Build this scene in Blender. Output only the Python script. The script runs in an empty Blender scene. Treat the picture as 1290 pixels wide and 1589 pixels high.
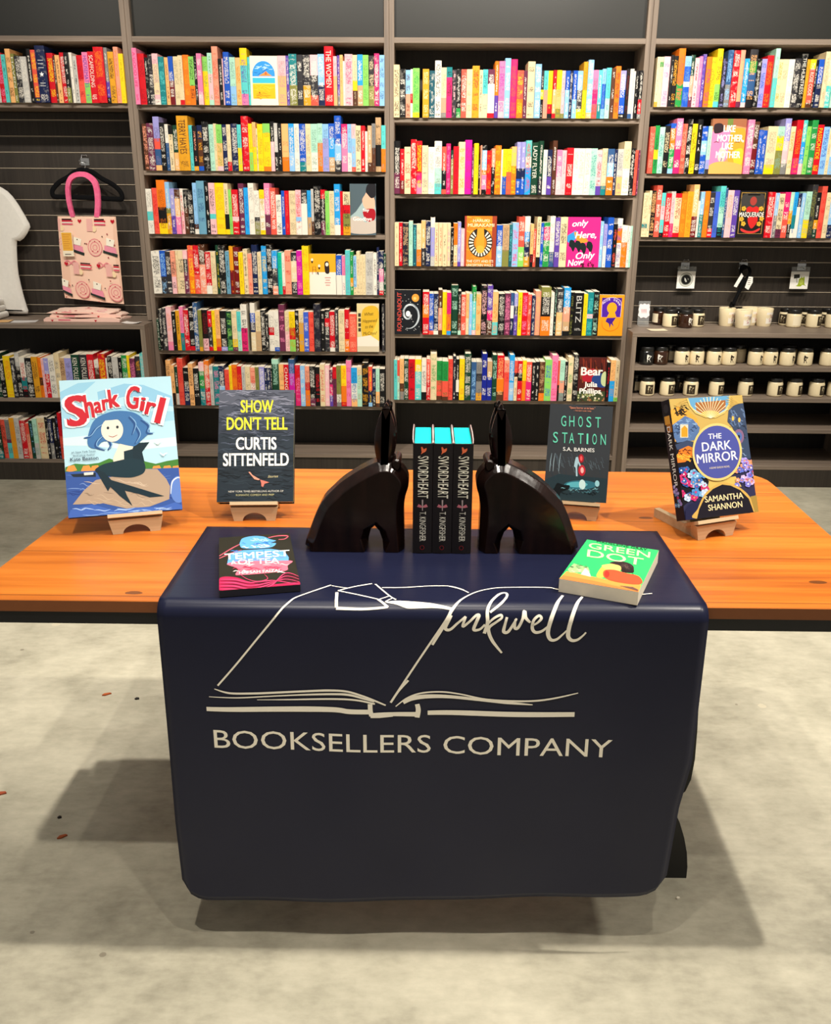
import bpy, math, random
import numpy as np
from mathutils import Vector, Matrix

S = bpy.context.scene
COL = S.collection
R = math.radians
rnd = random.Random(11)

# ------------------------------------------------------------------ camera
def set_camera():
    f, yh, yaw, roll = 1404.0, 300.0, R(0.65), R(0.36)
    p = math.atan((794.5 - yh) / f)
    fw = Vector((-math.sin(yaw) * math.cos(p), math.cos(yaw) * math.cos(p), -math.sin(p)))
    r0 = Vector((math.cos(yaw), math.sin(yaw), 0))
    u0 = r0.cross(fw)
    rt = r0 * math.cos(roll) + u0 * math.sin(roll)
    up = rt.cross(fw)
    cd = bpy.data.cameras.new('camera')
    cd.sensor_fit = 'HORIZONTAL'
    cd.sensor_width = 36.0
    cd.lens = f / 1290.0 * 36.0
    cd.clip_start = 0.05
    cam = bpy.data.objects.new('camera', cd)
    COL.objects.link(cam)
    m = Matrix((rt, up, -fw)).transposed().to_4x4()
    m.translation = Vector((0, 0, 1.45))
    cam.matrix_world = m
    S.camera = cam
set_camera()

# ------------------------------------------------------------------ world, exposure, lamps
S.view_settings.view_transform = 'Standard'
S.view_settings.look = 'None'
S.view_settings.gamma = 1.0
S.view_settings.use_curve_mapping = False
S.view_settings.exposure = 0.0
W = bpy.data.worlds.new('world')
S.world = W
W.use_nodes = True
W.node_tree.nodes['Background'].inputs[0].default_value = (1.0, 0.95, 0.86, 1)
W.node_tree.nodes['Background'].inputs[1].default_value = 0.30

def spot(loc, target, power, angle=70, blend=0.6, radius=0.05, color=(1.0, 0.93, 0.82)):
    ld = bpy.data.lights.new('track_spot', 'SPOT')
    ld.energy = power
    ld.spot_size = R(angle)
    ld.spot_blend = blend
    ld.shadow_soft_size = radius
    ld.color = color
    o = bpy.data.objects.new('track_spot', ld)
    COL.objects.link(o)
    o.location = loc
    d = Vector(target) - Vector(loc)
    o.rotation_euler = d.to_track_quat('-Z', 'Y').to_euler()
    return o

def area(loc, target, power, sx, sy, color=(1.0, 0.95, 0.87)):
    ld = bpy.data.lights.new('overhead_fill', 'AREA')
    ld.shape = 'RECTANGLE'
    ld.size = sx
    ld.size_y = sy
    ld.energy = power
    ld.color = color
    o = bpy.data.objects.new('overhead_fill', ld)
    COL.objects.link(o)
    o.location = loc
    d = Vector(target) - Vector(loc)
    o.rotation_euler = d.to_track_quat('-Z', 'Y').to_euler()
    return o

# a track of spots in front of the bookcases
for wx, wt, wz, wp in ((-2.2, -2.1, 1.40, 150), (-0.9, -0.80, 1.55, 240), (0.15, 0.15, 1.60, 275), (0.95, 0.95, 1.60, 285), (1.75, 1.75, 1.45, 265)):
    spot((wx, 2.75 if wx > 1.5 else 2.40, 3.45), (wt, 4.7, wz), wp, 58, 0.8, 0.06)
# spots over the table and the floor
spot((-0.48, 0.38, 3.5), (-0.70, 1.25, 0.0), 170, 50, 0.8, 0.03)
spot((0.42, 0.45, 3.5), (0.45, 1.35, 0.4), 85, 48, 0.8, 0.03)
spot((0.10, 1.55, 3.5), (0.05, 1.85, 0.3), 130, 80, 0.8, 0.03)
spot((1.45, 1.50, 3.5), (1.05, 1.80, 0.3), 320, 88, 0.7, 0.03)
spot((2.75, 1.55, 3.5), (0.95, 1.75, 0.0), 220, 66, 0.8, 0.04)
spot((-0.85, 1.62, 3.5), (-0.75, 1.80, 0.3), 45, 80, 0.7, 0.03)
spot((-0.45, 3.10, 3.5), (-0.45, 3.00, 0.0), 370, 46, 0.45, 0.04)
spot((1.5, 3.0, 3.5), (1.4, 2.9, 0.0), 190, 60, 0.7, 0.04)
area((0.0, 2.50, 3.6), (0.0, 2.50, 0.0), 34, 4.5, 0.22)  # added soft lamp, for fill and a highlight along the banner fold

# ------------------------------------------------------------------ materials
def srgb(h):
    if isinstance(h, str):
        h = h.lstrip('#')
        c = [int(h[i:i + 2], 16) / 255 for i in (0, 2, 4)]
    else:
        c = [x / 255 for x in h]
    return tuple(x / 12.92 if x <= 0.04045 else ((x + 0.055) / 1.055) ** 2.4 for x in c)

def tint(h):
    """a printed colour: inks are a little deeper than their look under the strong shop lights"""
    return tuple(0.93 * x ** 1.14 for x in srgb(h))

class NT:
    def __init__(self, name):
        self.m = bpy.data.materials.new(name)
        self.m.use_nodes = True
        self.t = self.m.node_tree
        self.p = self.t.nodes['Principled BSDF']
    def n(self, typ, **kw):
        nd = self.t.nodes.new(typ)
        for k, v in kw.items():
            if k.startswith('i_'):
                key = k[2:].replace('_', ' ')
                nd.inputs[int(key) if key.isdigit() else key].default_value = v
            else:
                setattr(nd, k, v)
        return nd
    def l(self, a, b):
        self.t.links.new(a, b)
    def val(self, name, v):
        self.p.inputs[name].default_value = v
    def mix(self, fac, a, b, blend='MIX'):
        nd = self.n('ShaderNodeMix', data_type='RGBA', blend_type=blend)
        for sock, x in ((nd.inputs[0], fac), (nd.inputs[6], a), (nd.inputs[7], b)):
            if isinstance(x, (int, float)):
                sock.default_value = x
            elif isinstance(x, tuple):
                sock.default_value = x if len(x) == 4 else x + (1,)
            else:
                self.l(x, sock)
        return nd.outputs[2]
    def math(self, op, a, b=None, c=None):
        nd = self.n('ShaderNodeMath', operation=op)
        for i, x in enumerate((a, b, c)):
            if x is None:
                continue
            if isinstance(x, (int, float)):
                nd.inputs[i].default_value = x
            else:
                self.l(x, nd.inputs[i])
        return nd.outputs[0]
    def coords(self, scale=(1, 1, 1), kind='Object', rot=(0, 0, 0)):
        tc = self.n('ShaderNodeTexCoord')
        mp = self.n('ShaderNodeMapping')
        mp.inputs['Scale'].default_value = scale
        mp.inputs['Rotation'].default_value = rot
        self.l(tc.outputs[kind], mp.inputs['Vector'])
        return mp.outputs['Vector']
    def noise(self, vec, scale, detail=4, rough=0.55):
        nd = self.n('ShaderNodeTexNoise')
        nd.inputs['Scale'].default_value = scale
        nd.inputs['Detail'].default_value = detail
        nd.inputs['Roughness'].default_value = rough
        self.l(vec, nd.inputs['Vector'])
        return nd.outputs['Fac']
    def ramp(self, fac, stops):
        nd = self.n('ShaderNodeValToRGB')
        e = nd.color_ramp.elements
        while len(e) < len(stops):
            e.new(0.5)
        for el, (p, c) in zip(e, stops):
            el.position = p
            el.color = tuple(c) + (1,) if len(c) == 3 else c
        self.l(fac, nd.inputs[0])
        return nd.outputs[0]
    def bump(self, h, strength=0.2, dist=0.002):
        nd = self.n('ShaderNodeBump')
        nd.inputs['Strength'].default_value = strength
        nd.inputs['Distance'].default_value = dist
        self.l(h, nd.inputs['Height'])
        self.l(nd.outputs[0], self.p.inputs['Normal'])

def plain(name, col, rough=0.5, spec=0.5, metal=0.0):
    t = NT(name)
    v = t.coords()
    f = t.noise(v, 60, 2)
    c = srgb(col)
    t.l(t.mix(f, tuple(x * 0.93 for x in c), tuple(min(1, x * 1.05) for x in c)), t.p.inputs['Base Color'])
    t.val('Roughness', rough)
    t.val('Specular IOR Level', spec)
    t.val('Metallic', metal)
    return t.m

def laminate(name, axis, dark, light):
    t = NT(name)
    sc = {'z': (95, 95, 2.2), 'x': (2.2, 95, 95)}[axis]
    g = t.noise(t.coords(sc), 1.0, 5, 0.65)
    g2 = t.noise(t.coords(tuple(s * 0.22 for s in sc)), 1.0, 2)
    f = t.math('ADD', t.math('MULTIPLY', g, 0.65), t.math('MULTIPLY', g2, 0.35))
    t.l(t.ramp(f, [(0.32, dark), (0.66, light)]), t.p.inputs['Base Color'])
    t.val('Roughness', 0.5)
    t.val('Specular IOR Level', 0.35)
    t.bump(g, 0.12, 0.001)
    return t.m

LAM_D, LAM_L = (0.128, 0.097, 0.074), (0.265, 0.203, 0.155)
M = {}
M['lam_v'] = laminate('laminate_upright', 'z', LAM_D, LAM_L)
M['lam_h'] = laminate('laminate_shelf', 'x', LAM_D, LAM_L)
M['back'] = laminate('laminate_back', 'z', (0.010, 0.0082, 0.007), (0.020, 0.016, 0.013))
M['slat'] = laminate('laminate_slat', 'z', (0.021, 0.016, 0.0125), (0.045, 0.035, 0.027))
M['header'] = plain('header_panel_grey', (33, 33, 30), 0.36, 0.4)
M['alu'] = plain('slat_trim', (196, 180, 158), 0.4, 0.5)
M['black'] = plain('black_steel', (20, 20, 22), 0.42, 0.4)
M['pale_wood'] = laminate('stand_wood', 'x', (0.50, 0.36, 0.20), (0.66, 0.50, 0.31))
M['paper'] = plain('page_edges', (240, 228, 205), 0.8, 0.2)
M['velvet'] = plain('black_velvet', (14, 14, 16), 0.9, 0.1)
M['wire'] = plain('chrome_wire', (190, 190, 190), 0.2, 0.5, 0.9)
M['cotton'] = plain('white_cotton', (236, 232, 224), 0.9, 0.1)
M['wall'] = plain('wall_paint', (90, 86, 80), 0.8, 0.2)

def mat_print(name, rough=0.45, spec=0.22):
    t = NT(name)
    a = t.n('ShaderNodeAttribute', attribute_name='col')
    t.l(a.outputs['Color'], t.p.inputs['Base Color'])
    t.val('Roughness', rough)
    t.val('Specular IOR Level', spec)
    return t.m
M['print'] = mat_print('printed_card')
M['cloth_print'] = mat_print('printed_cloth', 0.9, 0.1)

def mat_book():
    t = NT('book_cover')
    a = t.n('ShaderNodeAttribute', attribute_name='col')
    k = t.n('ShaderNodeAttribute', attribute_name='ink')
    uv = t.n('ShaderNodeUVMap', uv_map='uv')
    def cells(sx, sy):
        vm = t.n('ShaderNodeVectorMath', operation='MULTIPLY')
        vm.inputs[1].default_value = (sx, sy, 1)
        t.l(uv.outputs[0], vm.inputs[0])
        fl = t.n('ShaderNodeVectorMath', operation='FLOOR')
        t.l(vm.outputs[0], fl.inputs[0])
        wn = t.n('ShaderNodeTexWhiteNoise', noise_dimensions='2D')
        t.l(fl.outputs[0], wn.inputs['Vector'])
        return wn.outputs['Value']
    letters = t.math('GREATER_THAN', cells(430, 300), 0.46)
    words = t.math('GREATER_THAN', cells(1, 46), 0.16)
    fac = t.math('MULTIPLY', t.math('MULTIPLY', t.math('MULTIPLY', letters, words), k.outputs['Alpha']), 0.68)
    nz = t.noise(uv.outputs[0], 55, 3)
    soft = t.math('MULTIPLY', t.math('GREATER_THAN', nz, 0.56), a.outputs['Alpha'])
    c1 = t.mix(soft, a.outputs['Color'], k.outputs['Color'])
    t.l(t.mix(fac, c1, k.outputs['Color']), t.p.inputs['Base Color'])
    t.val('Roughness', 0.45)
    t.val('Specular IOR Level', 0.22)
    return t.m
M['book'] = mat_book()

def mat_floor():
    t = NT('concrete_floor')
    v = t.coords()
    n1 = t.noise(v, 1.1, 6, 0.6)
    n2 = t.noise(v, 7.0, 6, 0.65)
    n3 = t.noise(t.coords((1, 2.2, 1)), 24.0, 4, 0.6)
    f = t.math('ADD', t.math('ADD', t.math('MULTIPLY', n1, 0.5), t.math('MULTIPLY', n2, 0.32)), t.math('MULTIPLY', n3, 0.18))
    c = t.ramp(f, [(0.36, (0.240, 0.222, 0.165)), (0.50, (0.41, 0.382, 0.290)), (0.66, (0.57, 0.53, 0.41))])
    vo = t.n('ShaderNodeTexVoronoi')
    vo.inputs['Scale'].default_value = 2.6
    t.l(v, vo.inputs['Vector'])
    spots = t.math('LESS_THAN', t.math('ADD', vo.outputs['Distance'], t.math('MULTIPLY', n2, 0.22)), 0.155)
    c = t.mix(t.math('MULTIPLY', spots, 0.55), c, (0.62, 0.55, 0.40))
    vo2 = t.n('ShaderNodeTexVoronoi')
    vo2.inputs['Scale'].default_value = 5.3
    t.l(v, vo2.inputs['Vector'])
    chips = t.math('LESS_THAN', t.math('ADD', vo2.outputs['Distance'], t.math('MULTIPLY', n3, 0.05)), 0.06)
    c = t.mix(t.math('MULTIPLY', chips, 0.5), c, (0.10, 0.075, 0.05))
    t.l(c, t.p.inputs['Base Color'])
    t.l(t.ramp(n2, [(0.3, (0.42,) * 3), (0.7, (0.62,) * 3)]), t.p.inputs['Roughness'])
    t.val('Specular IOR Level', 0.4)
    t.bump(n2, 0.15, 0.003)
    return t.m
M['floor'] = mat_floor()

def mat_table():
    t = NT('oiled_fir')
    g = t.noise(t.coords((1.3, 28, 28)), 1.6, 6, 0.6)
    g2 = t.noise(t.coords((0.8, 7, 7)), 1.3, 3, 0.5)
    f = t.math('ADD', t.math('MULTIPLY', g, 0.55), t.math('MULTIPLY', g2, 0.45))
    c = t.ramp(f, [(0.34, (0.29, 0.060, 0.005)), (0.50, (0.53, 0.138, 0.011)), (0.66, (0.72, 0.220, 0.025))])
    # boards run along the table; each has its own tone and a fine dark joint
    tc = t.n('ShaderNodeTexCoord')
    sx = t.n('ShaderNodeSeparateXYZ')
    t.l(tc.outputs['Object'], sx.inputs[0])
    yb = t.math('DIVIDE', sx.outputs['Y'], 0.212)
    wn = t.n('ShaderNodeTexWhiteNoise', noise_dimensions='1D')
    t.l(t.math('FLOOR', yb), wn.inputs['W'])
    c = t.mix(t.math('MULTIPLY', wn.outputs['Value'], 0.35), c, (0.40, 0.120, 0.024))
    fr = t.math('FRACT', yb)
    joint = t.math('LESS_THAN', fr, 0.018)
    c = t.mix(t.math('MULTIPLY', joint, 0.6), c, (0.10, 0.030, 0.008))
    for kx, ky in ((0.745, 1.583), (-0.53, 1.500), (0.50, 1.935), (-0.70, 2.02)):
        dx = t.math('MULTIPLY', t.math('SUBTRACT', sx.outputs['X'], kx), 0.45)
        dy = t.math('SUBTRACT', sx.outputs['Y'], ky)
        d = t.math('SQRT', t.math('ADD', t.math('MULTIPLY', dx, dx), t.math('MULTIPLY', dy, dy)))
        kn = t.math('LESS_THAN', t.math('ADD', d, t.math('MULTIPLY', g, 0.008)), 0.0115)
        c = t.mix(t.math('MULTIPLY', kn, 0.75), c, (0.05, 0.018, 0.006))
    t.l(c, t.p.inputs['Base Color'])
    t.val('Roughness', 0.36)
    t.val('Specular IOR Level', 0.36)
    t.bump(g, 0.06, 0.001)
    return t.m
M['table'] = mat_table()
M['table_edge'] = plain('shaded_edge', (128, 76, 42), 0.5, 0.3)  # table wood in a darker brown, the shade on the edge put into its colour

def mat_vinyl():
    t = NT('navy_vinyl')
    v = t.coords((1, 1, 1))
    n = t.noise(v, 9, 3)
    c = t.mix(n, (0.0078, 0.0092, 0.0265), (0.0098, 0.0116, 0.0325))
    t.l(c, t.p.inputs['Base Color'])
    t.val('Roughness', 0.31)
    t.val('Specular IOR Level', 0.25)
    w = t.noise(t.coords((3, 14, 3)), 1.6, 3)
    t.bump(w, 0.10, 0.006)
    return t.m
M['vinyl'] = mat_vinyl()

def mat_rabbit():
    t = NT('dark_polished_wood')
    g = t.noise(t.coords((30, 30, 4)), 1.5, 4)
    t.l(t.ramp(g, [(0.3, (0.0050, 0.0024, 0.002)), (0.7, (0.014, 0.0055, 0.004))]), t.p.inputs['Base Color'])
    t.val('Roughness', 0.20)
    t.val('Specular IOR Level', 0.28)
    t.bump(t.noise(t.coords((12, 12, 12)), 1.5, 2), 0.25, 0.006)
    return t.m
M['rabbit'] = mat_rabbit()

def mat_clear():
    t = NT('clear_acrylic')
    tr = t.n('ShaderNodeBsdfTransparent')
    tr.inputs[0].default_value = (0.97, 0.98, 0.98, 1)
    t.val('Base Color', (0.9, 0.92, 0.92, 1))
    t.val('Roughness', 0.12)
    mx = t.n('ShaderNodeMixShader')
    mx.inputs[0].default_value = 0.12
    t.l(tr.outputs[0], mx.inputs[1])
    t.l(t.p.outputs[0], mx.inputs[2])
    t.l(mx.outputs[0], t.t.nodes['Material Output'].inputs[0])
    return t.m
M['clear'] = mat_clear()

# ------------------------------------------------------------------ mesh building
class MB:
    """collects polygons with a colour each and links them as ONE mesh object"""
    def __init__(self):
        self.v, self.f, self.c, self.m, self.k, self.uv = [], [], [], [], [], []
        self.slots = []
        self.sm = []
    def slot(self, mat):
        if mat not in self.slots:
            self.slots.append(mat)
        return self.slots.index(mat)
    def add(self, verts, faces, col=(1, 1, 1), mat='print', ink=None, uv=None, smooth=False, amp=0.0):
        o = len(self.v)
        self.v.extend(tuple(p) for p in verts)
        s = self.slot(mat)
        for i, f in enumerate(faces):
            self.f.append([o + j for j in f])
            self.c.append(tuple(col[:3]) + (amp,))
            self.m.append(s)
            self.sm.append(smooth)
            self.k.append(ink or (0, 0, 0, 0))
            self.uv.append([uv[j] for j in f] if uv else [(0, 0)] * len(f))
    def box(self, x0, x1, y0, y1, z0, z1, col=(1, 1, 1), mat='print'):
        v = [(x, y, z) for z in (z0, z1) for y in (y0, y1) for x in (x0, x1)]
        self.add(v, [(0, 2, 3, 1), (4, 5, 7, 6), (0, 1, 5, 4), (2, 6, 7, 3), (0, 4, 6, 2), (1, 3, 7, 5)], col, mat)
    def bbox(self, x0, x1, y0, y1, z0, z1, b, col=(1, 1, 1), mat='print'):
        """box with a chamfer b on the vertical and horizontal edges of its section in x and z"""
        prof = [(x0 + b, z0), (x1 - b, z0), (x1, z0 + b), (x1, z1 - b), (x1 - b, z1), (x0 + b, z1), (x0, z1 - b), (x0, z0 + b)]
        self.prism(prof, y0, y1, col, mat, 'y')
    def prism(self, prof, a, b, col=(1, 1, 1), mat='print', axis='y', smooth=False):
        n = len(prof)
        if axis == 'y':
            p = lambda u, w, t: (u, t, w)
        elif axis == 'x':
            p = lambda u, w, t: (t, u, w)
        else:
            p = lambda u, w, t: (u, w, t)
        v = [p(u, w, a) for u, w in prof] + [p(u, w, b) for u, w in prof]
        self.add(v, [(i, (i + 1) % n, n + (i + 1) % n, n + i) for i in range(n)], col, mat, smooth=smooth)
        self.add(v, [tuple(range(n)), tuple(range(2 * n - 1, n - 1, -1))], col, mat)
    def lathe(self, prof, n=24, col=(1, 1, 1), mat='print', center=(0, 0, 0), smooth=True):
        v = []
        for r, z in prof:
            for i in range(n):
                a = 2 * math.pi * i / n
                v.append((center[0] + r * math.cos(a), center[1] + r * math.sin(a), center[2] + z))
        f = []
        for j in range(len(prof) - 1):
            for i in range(n):
                i2 = (i + 1) % n
                f.append((j * n + i, j * n + i2, (j + 1) * n + i2, (j + 1) * n + i))
        self.add(v, f, col, mat, smooth=smooth)
        self.add(v[:n], [tuple(range(n))[::-1]], col, mat)
        self.add(v[-n:], [tuple(range(n))], col, mat)
    def tube(self, pts, r, n=8, col=(1, 1, 1), mat='black', sx=1.0):
        pts = [Vector(p) for p in pts]
        v, f = [], []
        for i, p in enumerate(pts):
            d = (pts[min(i + 1, len(pts) - 1)] - pts[max(i - 1, 0)]).normalized()
            a = Vector((0, 1, 0)) if abs(d.y) < 0.9 else Vector((1, 0, 0))
            s = d.cross(a).normalized()
            b = s.cross(d)
            for k in range(n):
                t = 2 * math.pi * k / n
                v.append(p + s * (r * sx * math.cos(t)) + b * (r * math.sin(t)))
        for i in range(len(pts) - 1):
            for k in range(n):
                k2 = (k + 1) % n
                f.append((i * n + k, i * n + k2, (i + 1) * n + k2, (i + 1) * n + k))
        f.append(tuple(range(n)))
        f.append(tuple(range(len(v) - n, len(v))))
        self.add(v, f, col, mat, smooth=True)
    def build(self, name, parent=None, loc=None):
        me = bpy.data.meshes.new(name)
        me.from_pydata(self.v, [], self.f)
        for s in self.slots:
            me.materials.append(M[s])
        me.polygons.foreach_set('material_index', self.m)
        me.polygons.foreach_set('use_smooth', self.sm)
        need = {'print', 'cloth_print', 'book'} & set(self.slots)
        if need:
            cl = [x for f, c in zip(self.f, self.c) for _ in f for x in c]
            me.attributes.new('col', 'FLOAT_COLOR', 'CORNER').data.foreach_set('color', cl)
        if 'book' in self.slots:
            kl = [x for f, c in zip(self.f, self.k) for _ in f for x in c]
            me.attributes.new('ink', 'FLOAT_COLOR', 'CORNER').data.foreach_set('color', kl)
            ul = [x for f in self.uv for q in f for x in q]
            me.uv_layers.new(name='uv').data.foreach_set('uv', ul)
        me.update()
        o = bpy.data.objects.new(name, me)
        COL.objects.link(o)
        if parent:
            o.parent = parent
        if loc:
            o.location = loc
        return o

def empty(name, loc=(0, 0, 0)):
    o = bpy.data.objects.new(name, None)
    o.empty_display_size = 0.05
    COL.objects.link(o)
    o.location = loc
    return o

def tag(o, label, cat, group=None, kind=None):
    o['label'] = label
    o['category'] = cat
    if group:
        o['group'] = group
    if kind:
        o['kind'] = kind
    return o

_tc = {}
def text_geo(s, shear=0.0):
    """outlines of a line of writing as a flat mesh: vertices scaled to cap height 1, width, faces"""
    key = (s, shear)
    if key not in _tc:
        cu = bpy.data.curves.new('t', 'FONT')
        cu.body = s
        cu.resolution_u = 3
        cu.shear = shear
        o = bpy.data.objects.new('t', cu)
        COL.objects.link(o)
        dg = bpy.context.evaluated_depsgraph_get()
        me = bpy.data.meshes.new_from_object(o.evaluated_get(dg))
        vs = [(v.co.x, v.co.y) for v in me.vertices]
        fs = [tuple(p.vertices) for p in me.polygons]
        bpy.data.objects.remove(o)
        bpy.data.curves.remove(cu)
        bpy.data.meshes.remove(me)
        if not vs:
            vs = [(0, 0), (1, 0), (1, 1)]
            fs = []
        x0 = min(v[0] for v in vs)
        x1 = max(v[0] for v in vs)
        cap = 0.73
        _tc[key] = ([((x - x0) / max(x1 - x0, 1e-6), y / cap) for x, y in vs], fs, (x1 - x0) / cap)
    return _tc[key]

def smooth_pts(pts, n=6, closed=False):
    P = [np.array(p, float) for p in pts]
    out = []
    N = len(P)
    rng = range(N) if closed else range(N - 1)
    for i in rng:
        p0 = P[(i - 1) % N] if closed or i > 0 else P[i]
        p1, p2 = P[i], P[(i + 1) % N]
        p3 = P[(i + 2) % N] if closed or i + 2 < N else p2
        for k in range(n):
            t = k / n
            out.append(tuple(0.5 * ((2 * p1) + (p2 - p0) * t + (2 * p0 - 5 * p1 + 4 * p2 - p3) * t * t + (3 * p1 - p0 - 3 * p2 + p3) * t ** 3)))
    if not closed:
        out.append(tuple(P[-1]))
    return out

class Art:
    """flat printed artwork on a w x h face. Drawing units: W units across, y down, or the four corners of the face in drawing units"""
    def __init__(self, mb, w, h, W=100.0, corners=None, place=None, step=0.00002, mat='print', base=0.0002):
        self.mb, self.w, self.h, self.step, self.mat, self.z = mb, w, h, step, mat, base
        self.place = place or (lambda x, y, d: (x - w / 2, -d, y))
        if corners:
            A, B = [], []
            for (x, y), (u, v) in zip(corners, ((0, h), (w, h), (w, 0), (0, 0))):
                A += [[x, y, 1, 0, 0, 0, -u * x, -u * y], [0, 0, 0, x, y, 1, -v * x, -v * y]]
                B += [u, v]
            H = np.append(np.linalg.solve(np.array(A, float), np.array(B, float)), 1).reshape(3, 3)
            def f(x, y):
                q = H @ (x, y, 1)
                return q[0] / q[2], q[1] / q[2]
            self.map = f
        else:
            self.map = lambda x, y: (x / W * w, h - y / W * w)
    def _put(self, pts2, faces, col, clip=True):
        self.z += self.step
        if clip:
            pts2 = [(min(max(x, 0), self.w), min(max(y, 0), self.h)) for x, y in pts2]
        self.mb.add([self.place(x, y, self.z) for x, y in pts2], faces, tint(col), self.mat)
    def poly(self, pts, col, sm=False):
        if sm:
            pts = smooth_pts(pts, 5, True)
        self._put([self.map(*p) for p in pts], [tuple(range(len(pts)))], col)
    def rect(self, x0, y0, x1, y1, col):
        self.poly([(x0, y0), (x1, y0), (x1, y1), (x0, y1)], col)
    def fill(self, col):
        self._put([(0, 0), (self.w, 0), (self.w, self.h), (0, self.h)], [(0, 1, 2, 3)], col)
    def ell(self, cx, cy, rx, ry, col, n=28, a0=0, a1=360):
        self.poly([(cx + rx * math.cos(R(a0 + (a1 - a0) * i / n)), cy + ry * math.sin(R(a0 + (a1 - a0) * i / n))) for i in range(n if a1 - a0 == 360 else n + 1)], col)
    def line(self, pts, wd, col, sm=True):
        if sm and len(pts) > 2:
            pts = smooth_pts(pts, 6)
        n = len(pts)
        L, Q = [], []
        for i, p in enumerate(pts):
            a, b = pts[max(i - 1, 0)], pts[min(i + 1, n - 1)]
            dx, dy = b[0] - a[0], b[1] - a[1]
            d = math.hypot(dx, dy) or 1
            t = i / (n - 1)
            ww = (wd if isinstance(wd, (int, float)) else np.interp(t, np.linspace(0, 1, len(wd)), wd)) / 2
            L.append(self.map(p[0] - dy / d * ww, p[1] + dx / d * ww))
            Q.append(self.map(p[0] + dy / d * ww, p[1] - dx / d * ww))
        self._put(L + Q, [(i, i + 1, n + i + 1, n + i) for i in range(n - 1)], col)
    def text(self, s, x0, y0, x1, y1, cap, col, bold=0.0, shear=0.0, pad=None):
        """writing on the base line (x0,y0)-(x1,y1), stretched to it, with the given cap height in drawing units"""
        vs, fs, wd_ = text_geo(s, shear)
        dx, dy = x1 - x0, y1 - y0
        d = math.hypot(dx, dy)
        nx, ny = dy / d, -dx / d
        # a heavier cut repeats the outlines a little to each side
        b = bold * 1.3
        for ox, oy in (((-b / wd_, -b * 0.5), (b / wd_, -b * 0.5), (-b / wd_, b * 0.5), (b / wd_, b * 0.5)) if b else ((0, 0),)):
            self._put([self.map(x0 + dx * (u + ox) + nx * cap * (v + oy), y0 + dy * (u + ox) + ny * cap * (v + oy)) for u, v in vs], fs, col)
# ------------------------------------------------------------------ the setting
def structure(name, mb, **kw):
    o = mb.build(name, **kw)
    o['kind'] = 'structure'
    return o
mb = MB()
mb.add([(-5, -6.0, 0), (5, -6.0, 0), (5, 5.0, 0), (-5, 5.0, 0)], [(0, 1, 2, 3)], mat='floor')
mb.add([(-5, -6.0, -0.05), (5, -6.0, -0.05), (5, 5.0, -0.05), (-5, 5.0, -0.05)], [(3, 2, 1, 0)], mat='floor')
structure('floor', mb)
mb = MB()
mb.box(-5, 5, 5.0, 5.1, 0, 3.9, mat='wall')
structure('wall_back', mb)

YF, YC, YB = 4.70, 4.565, 4.93      # front of the shelves, front of the low cabinets, back of the shelves
XA, XB, XM, XD, XE = -2.80, -1.416, -0.190, 1.026, 2.25
TH = 0.024

def board(name, x0, x1, y0, y1, z0, z1, mat, parent, b=0.0015):
    m_ = MB()
    prof = [(y0, z0 + b), (y0 + b, z0), (y1, z0), (y1, z1), (y0 + b, z1), (y0, z1 - b)]
    m_.prism(prof, x0, x1, mat=mat, axis='x')
    return m_.build(name, parent)
def post(name, x0, x1, y0, y1, z0, z1, mat, parent, b=0.0015):
    m_ = MB()
    prof = [(x0 + b, y0), (x1 - b, y0), (x1, y0 + b), (x1, y1), (x0, y1), (x0, y0 + b)]
    m_.prism(prof, z0, z1, mat=mat, axis='z')
    return m_.build(name, parent)

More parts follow.
